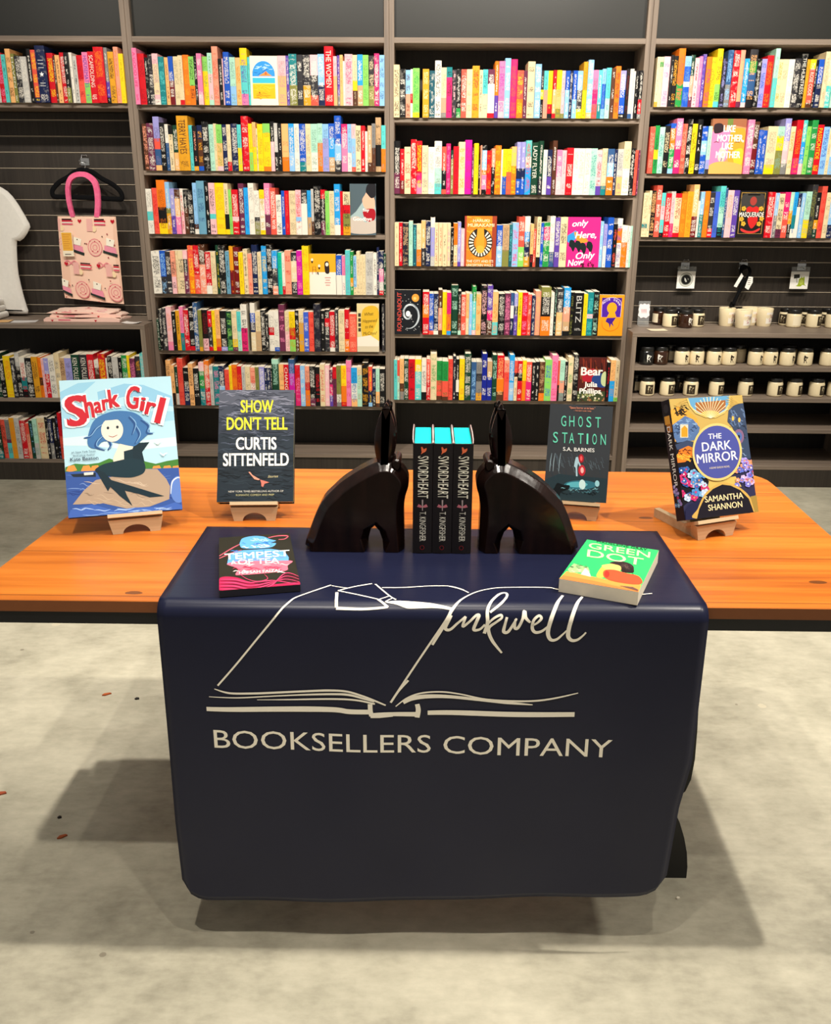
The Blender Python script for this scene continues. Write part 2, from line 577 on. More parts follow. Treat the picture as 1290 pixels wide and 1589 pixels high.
SH = {'B': [1.840, 1.547, 1.252, 0.962, 0.674, 0.386], 'C': [1.790, 1.447, 1.106, 0.766, 0.425],
      'A': [1.846], 'D': [1.842, 1.547, 1.253]}
def bookcase(x0, x1, key, label):
    r = empty('bookcase' if key in 'BC' else 'slatwall_unit', ((x0 + x1) / 2, YF, 0))
    inv = Matrix.Translation(-r.location)
    zb = 0.0 if key in 'BC' else (0.826 if key == 'A' else 0.806)
    parts = []
    a, b = x0 + TH - 0.0004, x1 - TH + 0.0004
    for px0, px1 in ((x0 + 0.0004, x0 + TH), (x1 - TH, x1 - 0.0004)):
        parts.append(post('upright', px0, px1, YF, YB + 0.02, zb, 2.62, 'lam_v', None))
    for z in SH[key]:
        parts.append(board('shelf_board', a, b, YF + 0.002, YB, z - 0.021, z, 'lam_h', None))
    parts.append(board('top_board', a, b, YF + 0.001, YB, 2.110, 2.134, 'lam_h', None))
    m_ = MB()
    m_.box(a, b, YF + 0.03, YF + 0.045, 2.134, 2.62, mat='header')
    parts.append(m_.build('header_panel'))
    m_ = MB()
    if key in 'BC':
        m_.box(a, b, YB, YB + 0.02, 0.1, 2.11, mat='back')
        parts.append(m_.build('back_panel'))
        parts.append(board('base_deck', a, b, YF + 0.002, YB, 0.100, 0.122, 'lam_h', None))
        m_ = MB()
        m_.box(a, b, YF + 0.012, YF + 0.03, 0, 0.1, mat='slat')
        parts.append(m_.build('plinth'))
    else:
        zlow = zb
        ztop = SH[key][-1] - 0.021
        m_.box(a, b, YB, YB + 0.02, SH[key][-1], 2.11, mat='back')
        parts.append(m_.build('back_panel'))
        m_ = MB()
        zs = SLATS[key]
        edges = [zlow] + zs + [ztop]
        for q0, q1 in zip(edges[:-1], edges[1:]):
            m_.box(a, b, YB, YB + 0.015, q0 + 0.0035, q1 - 0.0035, mat='slat')
            m_.box(a, b, YB + 0.012, YB + 0.02, q0 - 0.004, q0 + 0.004, mat='alu')
            m_.box(a, b, YB - 0.0005, YB + 0.012, q0 + 0.001, q0 + 0.0035, mat='alu')
        parts.append(m_.build('slat_panel'))
    for p in parts:
        p.parent = r
        p.matrix_parent_inverse = inv
    tag(r, label, 'bookcase' if key in 'BC' else 'display unit')
    return r
def slat_levels(z_top, z_low):
    out, z = [], z_top
    while z > z_low:
        out.append(z)
        z -= 0.0762
    return sorted(out)
SLATS = {'A': slat_levels(1.786, 0.86), 'D': slat_levels(1.195, 0.86)}
bookcase(XB, XM, 'B', 'tall dark wood bookcase of six full shelves between the tote bag and the middle post')
bookcase(XM, XD, 'C', 'tall dark wood bookcase of five full shelves behind the hare bookends, beside the candle shelves')
bookcase(XA, XB, 'A', 'dark slatted wall unit with one shelf of books above the hanging tote bag')
bookcase(XD, XE, 'D', 'dark slatted wall unit with three shelves of books above the rows of candles')

def low_cabinet(x0, x1, top, shelves, label):
    r = empty('display_counter', ((x0 + x1) / 2, YC, 0))
    inv = Matrix.Translation(-r.location)
    P = []
    P.append(board('countertop', x0, x1, YC, YB + 0.0, top - 0.022, top, 'lam_h', None))
    for a, b in ((x0, x0 + TH), (x1 - TH, x1)):
        P.append(post('side_panel', a, b, YC + 0.001, YB, 0, top - 0.022, 'lam_v', None))
    for z in shelves:
        P.append(board('shelf_board', x0 + TH, x1 - TH, YC + 0.004, YB, z - 0.022, z, 'lam_h', None))
    m_ = MB()
    m_.box(x0 + TH, x1 - TH, YC + 0.006, YC + 0.02, 0, shelves[-1] - 0.022, mat='slat')
    P.append(m_.build('plinth'))
    m_ = MB()
    m_.box(x0 + TH, x1 - TH, YB, YB + 0.015, 0.05, top - 0.022, mat='back')
    P.append(m_.build('back_panel'))
    for p in P:
        p.parent = r
        p.matrix_parent_inverse = inv
    tag(r, label, 'counter')
    return r
TOP_A, TOP_D = 0.820, 0.802
low_cabinet(XA, XB - 0.0005, TOP_A, [0.445, 0.117], 'low dark wood counter with two shelves of books under the folded tote bags')
low_cabinet(XD + 0.0005, XE, TOP_D, [0.633, 0.475, 0.313, 0.116], 'low dark wood counter holding candle jars on its top and shelves')

# ------------------------------------------------------------------ the display table
def rounded_poly(pts, rads, n=6):
    out = []
    N = len(pts)
    for i in range(N):
        p = np.array(pts[i], float)
        a = np.array(pts[i - 1], float) - p
        b = np.array(pts[(i + 1) % N], float) - p
        r = rads[i]
        if r <= 0:
            out.append(tuple(p))
            continue
        a /= np.linalg.norm(a)
        b /= np.linalg.norm(b)
        for k in range(n + 1):
            t = k / n
            out.append(tuple(p + a * r * (1 - t) ** 2 + b * r * t ** 2))
    return out
T = empty('display_table', (0.02, 1.87, 0))
def tpart(mb_, name):
    o = mb_.build(name, T)
    o.matrix_parent_inverse = Matrix.Translation(-T.location)
    return o
mb = MB()
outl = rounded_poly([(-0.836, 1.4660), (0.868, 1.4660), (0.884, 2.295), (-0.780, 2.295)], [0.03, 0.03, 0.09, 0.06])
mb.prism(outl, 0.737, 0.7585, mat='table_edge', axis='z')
ins = [(x * 0.998 + 0.00004, 1.876 + (y - 1.876) * 0.997) for x, y in outl]
n_ = len(outl)
mb.add([(x, y, 0.7585) for x, y in outl] + [(x, y, 0.760) for x, y in ins], [(i, (i + 1) % n_, n_ + (i + 1) % n_, n_ + i) for i in range(n_)] + [tuple(range(n_, 2 * n_))], mat='table')
tpart(mb, 'tabletop')
mb = MB()
for a, b, c, d in ((-0.82, 0.855, 1.470, 1.49), (-0.79, 0.865, 2.25, 2.28), (-0.82, -0.79, 1.49, 2.25), (0.83, 0.86, 1.49, 2.25)):
    mb.box(a, b, c, d, 0.712, 0.737, mat='black')
tpart(mb, 'frame')
# black pedestal legs: a round-ended side plate under the top and a curved foot
for off in (0.0, -1.0):
    def lx(x):
        return x if off == 0.0 else -0.455 + (0.60 - x)
    mb = MB()
    mb.prism([(lx(x), z) for x, z in ((0.50, 0.712), (0.604, 0.712), (0.611, 0.55), (0.618, 0.42), (0.626, 0.30), (0.629, 0.22), (0.626, 0.165), (0.616, 0.132), (0.600, 0.119), (0.580, 0.116), (0.50, 0.116))], 1.79, 1.83, mat='black', axis='y')
    tpart(mb, 'leg')
    mb = MB()
    mb.prism([(lx(x), z) for x, z in ((0.49, 0.0), (0.596, 0.0), (0.5955, 0.03), (0.590, 0.07), (0.580, 0.11), (0.566, 0.15), (0.548, 0.185), (0.525, 0.215), (0.49, 0.235))], 1.655, 1.84, mat='black', axis='y')
    tpart(mb, 'foot')
mb = MB()
mb.box(-0.36, 0.52, 1.79, 1.82, 0.14, 0.18, mat='black')
tpart(mb, 'stretcher')
tag(T, 'long display table with an orange wood top and black steel frame', 'table')

# ------------------------------------------------------------------ the navy banner over the table front
RF = 0.028
Y0B, ZT, YV = 1.842, 0.7630, 1.4495
S1 = Y0B - (YV + RF)
S2 = S1 + RF * math.pi / 2
def banner_pt(x, s, d=0.0):
    """point of the banner: s runs from its rear edge over the table edge and down; d lifts off the surface"""
    if s < S1:
        return (x, Y0B - s, ZT + d)
    if s < S2:
        a = (s - S1) / RF
        return (x, YV + RF - math.sin(a) * (RF + d), ZT - RF + math.cos(a) * (RF + d))
    q = s - S2
    w = 0.0030 * math.sin(x * 9 + 0.6) * min(1, q / 0.3) + 0.002 * math.sin(x * 23 + q * 4) * min(1, q / 0.3)
    return (x, YV + w - 0.004 * min(1, q / 0.5) - d, ZT - RF - q)
BN = empty('banner', (0.01, 1.45, 0.12))
def banner_sheet():
    m_ = MB()
    NX, NS = 64, 110
    vs = []
    for j in range(NS + 1):
        t = j / NS
        for i in range(NX + 1):
            u = i / NX
            xc = -0.475 + u * 0.978
            hem = np.interp(xc, [-0.475, 0.0, 0.46], [0.113, 0.117, 0.141])
            smax = S2 + (ZT - RF - hem)
            # rounded lower corners: the hem rises towards both ends
            e = min(xc + 0.475, 0.503 - xc)
            rc = 0.05
            if e < rc:
                smax -= rc - math.sqrt(max(rc * rc - (rc - e) ** 2, 0))
            s = S1 * t / 0.30 if t < 0.30 else (S1 + (S2 - S1) * (t - 0.30) / 0.14 if t < 0.44 else S2 + (smax - S2) * (t - 0.44) / 0.56)
            z = banner_pt(xc, s)[2]
            xr = np.interp(z, [0.14, 0.17, 0.35, 0.45, 0.72, 0.77], [0.474, 0.480, 0.489, 0.503, 0.503, 0.503])
            xl = np.interp(z, [0.10, 0.3, 0.6, 0.77], [-0.474, -0.478, -0.476, -0.475])
            vs.append(banner_pt(xl + (xr - xl) * u, s))
    fs = [(j * (NX + 1) + i, (j + 1) * (NX + 1) + i, (j + 1) * (NX + 1) + i + 1, j * (NX + 1) + i + 1) for j in range(NS) for i in range(NX)]
    m_.add(vs, fs, mat='vinyl', smooth=True)
    o = m_.build('sheet', BN)
    o.matrix_parent_inverse = Matrix.Translation(-BN.location)
    md = o.modifiers.new('thick', 'SOLIDIFY')
    md.thickness = 0.0012
    md.offset = -1
    return o
banner_sheet()
LOGO = [
 ([(-0.3753,0.5424),(-0.3396,0.4994),(-0.2949,0.4425),(-0.2567,0.3944),(-0.2416,0.3771),(-0.2239,0.3542),(-0.1733,0.3062)], [0.00343]),
 ([(-0.1717,0.3093),(-0.1523,0.3163),(-0.1389,0.3193)], [0.00229]),
 ([(-0.158,0.3311),(-0.1283,0.3117),(-0.0976,0.2979)], [0.00333]),
 ([(-0.0914,0.2997),(-0.0768,0.3265),(-0.0616,0.3534),(-0.0508,0.3669)], [0.00312]),
 ([(-0.158,0.3311),(-0.1195,0.3483),(-0.0817,0.3668)], [0.00333]),
 ([(-0.0817,0.3676),(-0.0636,0.3525)], [0.00291]),
 ([(-0.0696,0.3738),(-0.0573,0.3617)], [0.0025]),
 ([(-0.1593,0.3384),(-0.1561,0.3862)], [0.00541]),
 ([(-0.1564,0.3878),(-0.1091,0.3887),(-0.0721,0.3856),(-0.0644,0.384)], [0.00541,0.00458,0.00416,0.00374]),
 ([(-0.0827,0.3676),(-0.0643,0.3851)], [0.00458]),
 ([(-0.0686,0.3746),(-0.049,0.3751),(-0.0293,0.3791),(-0.0058,0.3799),(0.0137,0.3808),(0.0332,0.3835),(0.0488,0.3868)], [0.00166,0.00936,0.0156,0.0129,0.00936,0.00624,0.00499]),
 ([(-0.0783,0.3158),(-0.0368,0.3142),(0.0038,0.3071),(0.0384,0.3052),(0.0546,0.3098),(0.0724,0.3225)], [0.00291]),
 ([(0.0446,0.3064),(0.0611,0.3153),(0.0727,0.3248),(0.0807,0.3344)], [0.0027]),
 ([(-0.0592,0.5722),(-0.0114,0.4903),(0.0349,0.4123),(0.0493,0.3868)], [0.00375]),
 ([(0.0477,0.3905),(0.0594,0.3745),(0.0765,0.3502),(0.0963,0.33),(0.1209,0.3161),(0.1501,0.3095),(0.2246,0.3075),(0.243,0.314),(0.2699,0.3254),(0.2971,0.3332)], [0.00639,0.00443,0.0032,0.00295,0.0027,0.0027,0.00295,0.0027,0.00246,0.00221]),
 ([(0.3289,0.3368),(0.3766,0.337),(0.4156,0.3288)], [0.0025]),
 ([(0.0151,0.4554),(0.0275,0.4325),(0.0387,0.4107),(0.0477,0.3905)], [0.00443,0.00492,0.00541,0.0059]),
 ([(0.0477,0.3974),(0.0421,0.4094),(0.0377,0.4209),(0.0413,0.4252),(0.0482,0.4233),(0.0595,0.4117),(0.0735,0.3994)], [0.0059,0.00639,0.00639,0.0059,0.00492,0.00443,0.00344]),
 ([(0.0735,0.3994),(0.0688,0.418),(0.0801,0.4089),(0.0914,0.398),(0.0972,0.3973),(0.0938,0.4062),(0.0885,0.4215),(0.0909,0.4253),(0.1001,0.4227),(0.1079,0.4136)], [0.00443,0.00492,0.00443,0.00443,0.00541,0.0059,0.0059,0.00541,0.00443,0.00344]),
 ([(0.1073,0.4315),(0.1124,0.411),(0.1121,0.3897),(0.1198,0.37),(0.1358,0.3403),(0.1481,0.3343),(0.1493,0.3483),(0.1381,0.3733),(0.1167,0.392)], [0.0059,0.00639,0.0059,0.00492,0.00541,0.00492,0.00443,0.00492,0.00393]),
 ([(0.108,0.4187),(0.1214,0.4035),(0.1351,0.3964),(0.1374,0.401),(0.1284,0.4083),(0.1161,0.4186),(0.1153,0.4289),(0.1228,0.4468),(0.1399,0.4698)], [0.00393,0.00393,0.00443,0.00393,0.00443,0.00541,0.00639,0.0059,0.00344]),
 ([(0.1466,0.3997),(0.1435,0.4132),(0.1418,0.4272),(0.1498,0.4271),(0.1606,0.4079),(0.1638,0.4018)], [0.00443,0.00492,0.00639,0.00541,0.00443,0.00344]),
 ([(0.1616,0.403),(0.161,0.4193),(0.1668,0.4193),(0.1742,0.4029),(0.1776,0.3902),(0.1799,0.4005),(0.1882,0.4088)], [0.00344,0.00541,0.00541,0.00492,0.00689,0.0059,0.00393]),
 ([(0.1908,0.4151),(0.1997,0.4099),(0.2074,0.4013),(0.2028,0.3968),(0.1938,0.405),(0.1922,0.4202),(0.1983,0.4278),(0.2097,0.4251),(0.2207,0.4148)], [0.00344,0.00393,0.00492,0.00443,0.00492,0.0059,0.0059,0.00492,0.00344]),
 ([(0.2509,0.3428),(0.2347,0.378),(0.2247,0.4023),(0.2202,0.4275),(0.2256,0.4416),(0.236,0.4414),(0.2469,0.431),(0.2534,0.4233)], [0.00443,0.00639,0.00738,0.00738,0.00639,0.00492,0.00344,0.00246]),
 ([(0.2854,0.3475),(0.2676,0.383),(0.2593,0.4067),(0.2562,0.4322),(0.2626,0.4424),(0.273,0.4417),(0.2828,0.4331),(0.2877,0.4267)], [0.00443,0.00639,0.00738,0.00738,0.00639,0.00492,0.00344,0.00295]),
 ([(-0.3817,0.5489),(-0.3548,0.557),(-0.3135,0.5573),(-0.2667,0.5551),(-0.2172,0.552),(-0.1733,0.5495),(-0.1404,0.5509),(-0.1131,0.5592),(-0.0913,0.5683),(-0.0688,0.5789)], [0.0017,0.00397,0.00426,0.00426,0.00426,0.00454,0.00397,0.00397,0.00397,0.00284]),
 ([(-0.3925,0.5653),(-0.3416,0.5665),(-0.2863,0.5632),(-0.2174,0.5591),(-0.1625,0.5568),(-0.1351,0.558),(-0.1105,0.5648),(-0.0899,0.5714)], [0.00142,0.00255,0.00255,0.00284,0.00397,0.00454,0.00397,0.00284]),
 ([(-0.3046,0.5703),(-0.2453,0.5695),(-0.1627,0.5668),(-0.1215,0.5687),(-0.0886,0.5761)], [0.00113,0.00255,0.0034,0.00369,0.0034]),
 ([(-0.3989,0.5908),(-0.3568,0.5909),(-0.2682,0.5896),(-0.1687,0.5888),(-0.1357,0.5925),(-0.0956,0.5928)], [0.00851,0.01021,0.01078,0.01135,0.01021,0.00965]),
 ([(-0.0974,0.5762),(-0.097,0.5903),(-0.0949,0.6014)], [0.00851,0.00851,0.00851]),
 ([(-0.0971,0.6004),(-0.0805,0.5996),(-0.0556,0.5983)], [0.00965,0.01135,0.00851]),
 ([(-0.093,0.5995),(-0.0598,0.5974),(-0.0082,0.5983)], [0.00908,0.00832,0.00984]),
 ([(-0.0113,0.5766),(-0.009,0.5891),(-0.0111,0.6051)], [0.00832,0.00908,0.00908]),
 ([(0.0083,0.5951),(0.0505,0.5945),(0.1424,0.5953),(0.2158,0.5951),(0.278,0.5942)], [0.00908,0.01059,0.01059,0.01059,0.00984]),
 ([(-0.0506,0.5813),(-0.0304,0.5643),(-0.0049,0.554),(0.0315,0.551),(0.0681,0.5555),(0.1121,0.5648),(0.1633,0.5674),(0.207,0.566),(0.2431,0.5597),(0.2817,0.5492)], [0.00189,0.00303,0.0034,0.0034,0.00303,0.0034,0.00378,0.00378,0.0034,0.00189]),
 ([(-0.037,0.5727),(-0.0195,0.5642),(0.0097,0.5604),(0.0499,0.5611),(0.1048,0.5666),(0.1525,0.5709),(0.2001,0.5744)], [0.00832,0.00908,0.00832,0.00681,0.0053,0.00605,0.00189]),
 ([(-0.0597,0.5731),(-0.0451,0.5488),(-0.0276,0.5271)], [0.00416]),
]
ROWS = {
'A1':'''-2059,23,222,dr/lg6;-2036,24,214,r*p;-2013,18,206,aq*k;-1995,24,231,pe*br;-1971,16,210,ol*w"HAVEN";-1955,32,201,dg;-1923,30,197,lg*w;-1893,20,231,k;-1873,25,226,co/nv9*y;-1848,46,243,nv"#star";-1802,31,214,r*y;-1772,11,201,br;-1761,21,205,pe*br;-1739,25,216,r*w;-1714,20,214,k/ol7*w;-1694,14,216,w*g;-1679,19,201,lg*k;-1660,27,205,r/co5;-1633,28,218,p/lgn6*pu"HOUSEMATES";-1605,31,220,r*w"SCAFFOLDING";-1574,46,239,r*o;-1528,17,237,g/pu6/k9*w;-1511,27,220,go*k;-1484,22,241,sa*o;-1461,22,212,y''',
'B1':'''-1393,22,241,p*hp"A GOOD LIFE";-1371,31,219,r;-1341,16,202,k;-1325,23,215,dg*w;-1302,27,219,lp/cr2/lp8/w9;-1275,27,206,te*aq;-1248,19,204,pe*br;-1230,23,208,b/dr5*w;-1206,24,208,cr;-1182,21,212,cr/r9;-1161,28,215,o*go;-1134,26,208,lgn/o6*k;-1108,16,210,k*w;-1092,23,219,p/lp8*w;-1069,24,208,lgn/y3;-1044,22,223,mi/lp4/mi9*gr;-1022,28,251,sa*co;-994,20,199,k*w;-975,6,199,lp;-969,27,227,b*w;-942,28,206,mi/lb6;-913,24,204,pe*o;-890,33,244,y/aq3/p8*pu;-856,10,206,aq;-715,40,213,lp/pe4;-675,14,213,pu;-661,37,220,te/ol6*w;-624,27,217,dg*w;-596,35,217,dg/go6*w;-561,36,217,lp/dg4/co8*w;-525,31,220,lb/nv6*w;-494,42,253,r*w"THE WOMEN";-452,17,211,lp/pe4;-434,12,215,pu/g8;-422,15,217,pe;-407,9,191,w;-398,36,220,lp*hp;-362,22,217,cr/y5/br7;-339,25,219,sk/ta6*w;-314,27,217,lgn;-287,27,215,dg/ol6*cr;-260,23,224,hp*w;-236,24,217,lb*db''',
'B2':'''-1379,23,210,br*sa;-1357,32,212,mv*w;-1325,30,241,la/co4/db6/pe9;-1295,23,215,k*w;-1271,17,208,w/db4;-1254,21,204,k/cr2*k;-1233,24,204,dgn/pe6*w;-1209,54,245,go*br"TERRY HAYES";-1155,18,204,aq*te;-1137,22,201,k/go9*sa;-1115,25,204,nv/br3/b9*go;-1090,31,219,k*w;-1059,23,208,mi;-1036,14,212,cr;-1023,28,208,lgn/pe4/lp9;-994,23,208,nv*w;-972,19,208,cr/r8;-952,32,212,nv*w;-921,19,208,aq/y5;-901,34,245,r*w;-867,18,212,y/lgn6;-849,17,219,pe/y5;-832,7,192,cr*k;-825,26,211,y*go;-798,35,213,lgn/y2/o9*go;-763,20,222,k/lp4;-744,17,215,lg/k6*w;-726,17,213,k*w;-709,35,213,pe/o7;-674,26,213,sk/lb6*w;-648,24,213,w;-624,31,213,b/te8*w;-593,25,213,cr;-568,32,213,mi/w6;-536,24,215,mi/o4;-512,30,213,lb/la3;-482,28,215,b/sk3/ta7*w;-454,32,249,b/lb5/dg8*w;-421,29,213,hp/p2*w;-392,21,213,lb/w6;-372,20,213,lp/lb3/co9;-352,25,206,cr*k;-327,20,206,r*w;-307,13,181,w;-294,20,206,ta/br8*w;-274,18,215,g/br5;-256,26,242,ta/k5/ta9*k;-229,21,208,aq/o5''',
'B3':'''-1387,28,211,w/aq5/w7;-1358,25,215,co*r;-1333,41,252,o/k5/y8;-1292,22,243,lb/ol5/go6*w;-1269,22,213,la/pu6*w;-1247,25,208,br/pe2/p6*w;-1222,17,213,w/lp5*r;-1205,21,206,k/br4*w;-1184,26,204,k*w;-1157,22,240,lb/br8/w9;-1135,37,249,st*db;-1098,20,245,k*w;-1078,30,240,lp/aq6/lp7*k;-1048,45,240,y*go;-1003,21,238,cr/k6/y9*k;-982,16,210,lgn;-966,32,210,r/lp6/r7*w;-933,27,238,mv*w;-906,22,219,sk*b;-884,28,240,w;-855,25,206,w/dg6/ol7;-830,24,210,y/w2/y9;-806,28,240,p/mv6*w;-778,28,219,co*w;-750,27,187,w*k;-723,18,206,b*w;-706,21,206,r*co;-685,33,206,cr;-652,27,210,lp/lb6/w7*r;-625,29,210,dg/w3*w;-596,20,208,sk/ta6;-576,13,215,lg/br7;-563,35,229,k*w;-528,21,212,r/k2/mv7*w;-507,21,206,lgn*gr;-486,24,206,cr;-462,29,238,sk/w8*w;-434,14,205,r;-419,35,203,cr/r3/ol5/go8*k''',
'B4':'''-1388,43,207,w*k;-1345,28,210,b/dg6*lb;-1317,27,205,dg*w;-1290,23,210,sa/lp6*dg;-1267,12,210,cr;-1256,28,210,cr*k;-1228,22,212,lp/dg2/mv5*w;-1205,28,235,co/o5*y;-1177,28,235,r/co6*w;-1149,31,240,br/sa4*w;-1118,28,205,r/w8*w;-1089,25,205,cr;-1064,15,237,dgn*y;-1049,33,237,k*w;-1016,20,209,st*k;-996,20,233,go/dr5*o;-976,27,228,dr*w;-949,22,205,y;-927,22,219,cr*k;-904,21,198,sa*co;-884,29,240,nv*w;-855,20,205,cr;-835,27,235,sk*y;-808,28,242,k*w;-780,27,214,sk/dg4/sa8*w;-753,20,205,tq;-733,15,202,w/r8;-718,31,214,sa*r;-687,30,205,dg/cr2/dg7*w;-658,28,214,mg*p;-629,33,237,y*go;-460,28,193,b/w5;-432,19,190,p/w5;-413,24,218,aq*st;-389,15,211,gr/go6/gr8*w;-374,16,190,lb/cr8*k;-358,17,211,cr;-341,13,193,cr;-328,16,193,cr;-312,38,207,lg*g;-274,19,204,w*k;-255,10,232,nv;-245,24,214,nv/p4/lg7/r9*w;-221,12,204,dgn*w''',
'B5':'''-1392,12,160,dgn;-1379,19,208,k*w;-1361,22,215,dg*w;-1339,28,222,lp/p8*sa;-1311,20,198,k*w;-1291,20,203,go*k;-1272,21,222,p/te6;-1251,26,206,r*w;-1225,29,217,k/r9*w;-1197,24,244,db*w;-1173,18,208,ol/go9;-1155,28,208,k/lp7*dr;-1127,21,203,r/dg4/r9*w;-1105,18,205,y;-1087,24,210,pe/o7/r9;-1063,32,203,k/la9*w;-1031,30,201,dgn/gr9*lgn;-1002,26,205,cr/y7/mv9;-976,21,201,aq/mi5;-955,32,236,w/hp5*k;-906,25,243,w/b2/nv4/cr6*w;-881,27,201,cr/ta5;-854,23,208,k*w;-831,17,189,k*w;-814,28,203,w/r4/w6;-786,25,205,w/b9;-761,31,236,mv*p;-730,23,203,cr/lp5;-707,30,203,y/r4/lgn7;-677,20,208,k/br5*w;-658,25,210,cr/go3;-633,25,201,bl*w;-608,28,201,co*r;-581,34,241,ch*g;-546,22,208,k*w;-525,24,212,k/r2/dg4*w;-501,29,203,r/w9*w;-473,18,215,dg*w;-454,31,210,cr;-423,23,215,r/o7*w;-400,39,193,co*sa;-232,14,241,dg''',
'B6':'''-1362,25,236,pe*br;-1337,16,211,pe/k7*br;-1321,17,202,dgn/lg7;-1304,30,246,co*r;-1274,30,199,k/nv5*w;-1244,24,221,pe*br;-1220,29,197,k*w;-1191,28,226,lp/gr2/te6*w;-1163,26,236,o/co3/r6*w;-1137,18,209,lg/w1/lg2;-1119,32,206,te*p;-1088,29,209,nv/lb5;-1059,25,189,co*r;-1034,15,211,y*go;-1019,28,216,o*r;-991,24,209,r*o;-967,18,206,lg*g;-949,26,206,cr/o8;-923,27,201,sa/w4*r;-897,20,204,ol*dgn;-876,28,206,la*w;-849,14,201,nv*w;-835,19,201,nv*w;-816,8,199,k;-808,35,246,mi/dgn1*mi;-772,27,219,pe/o6;-746,26,219,r*w"CHANGE";-720,30,246,db/mg3/db8*la;-689,29,216,r/hp6*p;-660,24,214,lb*w;-637,25,211,sa/r4/o6;-612,29,211,k/mv8*w;-583,25,206,k*r;-558,26,221,cr*r;-532,24,216,lp*w;-508,17,194,mv/hp4/pu7*w;-491,20,209,r/mv3*k;-471,23,216,ol/w7/g9;-448,28,216,y/o5/r9*o;-421,27,241,p*hp;-394,31,206,sk/w4/pe8;-363,25,209,cr/mi2;-338,34,231,k*go;-304,20,211,co/nv6/lb9*y;-284,19,201,nv/k6*w;-265,20,204,mi/pe6/br9;-245,28,201,k*w''',
'A2':'''-2210,28,222,dgn;-2182,23,192,k*w;-2159,37,213,y*o;-2122,22,204,dg*w;-2100,23,228,lg/k3*w;-2077,28,207,w/te5/k8*r;-2049,34,204,k*w;-2014,31,210,go*br;-1983,17,207,o/br5/o7;-1967,14,201,lp;-1952,23,204,la/r4*w;-1929,31,207,w*g;-1898,27,228,cr*g;-1872,26,204,ta*br;-1846,36,204,la/te6;-1810,40,222,dgn*w"KEN FOLLETT";-1769,42,222,dg*w"KEN FOLLETT";-1728,33,225,r/k6*w;-1695,25,195,w/br2/br8;-1670,34,228,r*y;-1636,9,204,w;-1627,25,216,k*w;-1602,31,213,lg*k;-1571,20,210,k*w;-1551,27,222,gr*w;-1524,14,222,y;-1510,26,207,mv*p;-1484,26,216,dg*go;-1458,25,231,aq*lg''',
'A3':'''-2264,41,208,dgn/te8;-2223,23,208,co*br;-2199,26,208,g/mv5/aq6;-2174,28,219,go*o;-2146,25,219,lg*g;-2121,29,205,r*w;-2092,17,190,co/sa3;-2074,22,205,dgn*lb;-2052,23,216,mi/lg6;-2029,42,219,cr*r;-1987,16,225,k;-1971,20,216,nv/g6*w;-1950,19,219,k*w;-1931,15,228,k*la;-1917,17,248,r/co5''',
'C1':'''-169,28,227,cr*k;-141,29,209,k*w;-112,23,205,lb/sa5*br;-89,11,209,w/r5/w7;-78,31,212,lgn/y9*gr;-32,30,209,go*cr;-1,27,203,dt*w"alone";26,30,246,w*k;56,24,216,cr/sa6/g9;80,27,218,te/hp2*k;107,21,207,dg*lp;128,21,209,k/gr8*w;150,26,209,co*w;175,27,209,cr;202,33,224,go*r;235,16,207,cr*k;251,24,209,aq/cr5*te;275,32,209,mv/w3/r9*w;307,19,244,o/pu6*w;326,28,244,p/lp7*mg;354,27,257,lb*w;381,31,252,hp*co;412,30,205,co/o6*y;442,19,205,mv*w;461,34,243,cr*k;496,29,232,lb*w;524,14,205,dg/y4/k6*w;538,21,205,aq/sa4;559,21,205,y/r7/k9;581,17,207,r/pe4/r9*w;598,24,207,y/pe4/ol8;622,16,205,lp/ol9;639,21,205,b/lb4*w;660,14,205,nv*w;674,21,205,b/lb6*w;695,26,205,lb/dg4/y8*w;721,21,243,go/y5;742,26,251,lb/pe9*w;768,26,209,p/hp4/co7;794,18,209,aq/te7*w;812,18,214,lb/b3/lb8;830,22,218,aq/mi6;853,20,216,br*w;872,24,225,o*r;896,27,207,la/b4/k9*w;924,15,214,k*dr;939,19,214,lg/db9*w;958,9,205,w;967,17,207,k*w;984,17,207,k/r6/g9*w''',
'C2':'''-167,29,240,k/mv6*w;-138,21,204,r/dr7*w;-117,30,213,cr*r;-86,27,246,r*w;-59,27,240,r/hp6/p8*y;-33,30,220,cr*g;-2,31,213,w;28,35,240,w/mi5/aq8*g;64,22,215,co/k5/co9*w;85,21,229,hp*p;107,13,200,dgn/ol2;120,26,217,r;145,31,237,cr*go;176,33,246,mg*hp;209,10,213,mv*w;219,22,231,y*go;241,10,159,k;250,7,222,sa;258,23,222,k/lb1/o5/p6/k9*w;281,23,199,r*o;304,17,208,sa/k4*w;321,29,222,o*y;350,8,204,w;358,19,206,y/b6;377,23,206,y/co5*o;400,24,217,pe/o4*y;425,21,238,la/nv5/b7*w;446,21,238,la/nv5/b7*w;468,28,245,aq/w3/sk5*r;496,34,236,dgn*w"LADY FLYER";530,22,243,dgn/ch7*w;553,21,204,w;573,23,204,nv/pu6*w;596,22,245,br*w;618,26,204,p/lp6*w;644,21,202,lp;666,32,213,r*w;698,26,211,w;724,30,211,w;754,28,211,w;782,30,211,mi*te;812,25,204,lp/pu8*r;837,25,211,cr/te8;861,32,209,db/lb3/o6*w;893,16,206,nv*w;910,28,209,lg/pe6*g;938,34,243,cr/w5;972,22,213,k*w;994,15,204,co*k;1009,8,204,mv*p''',
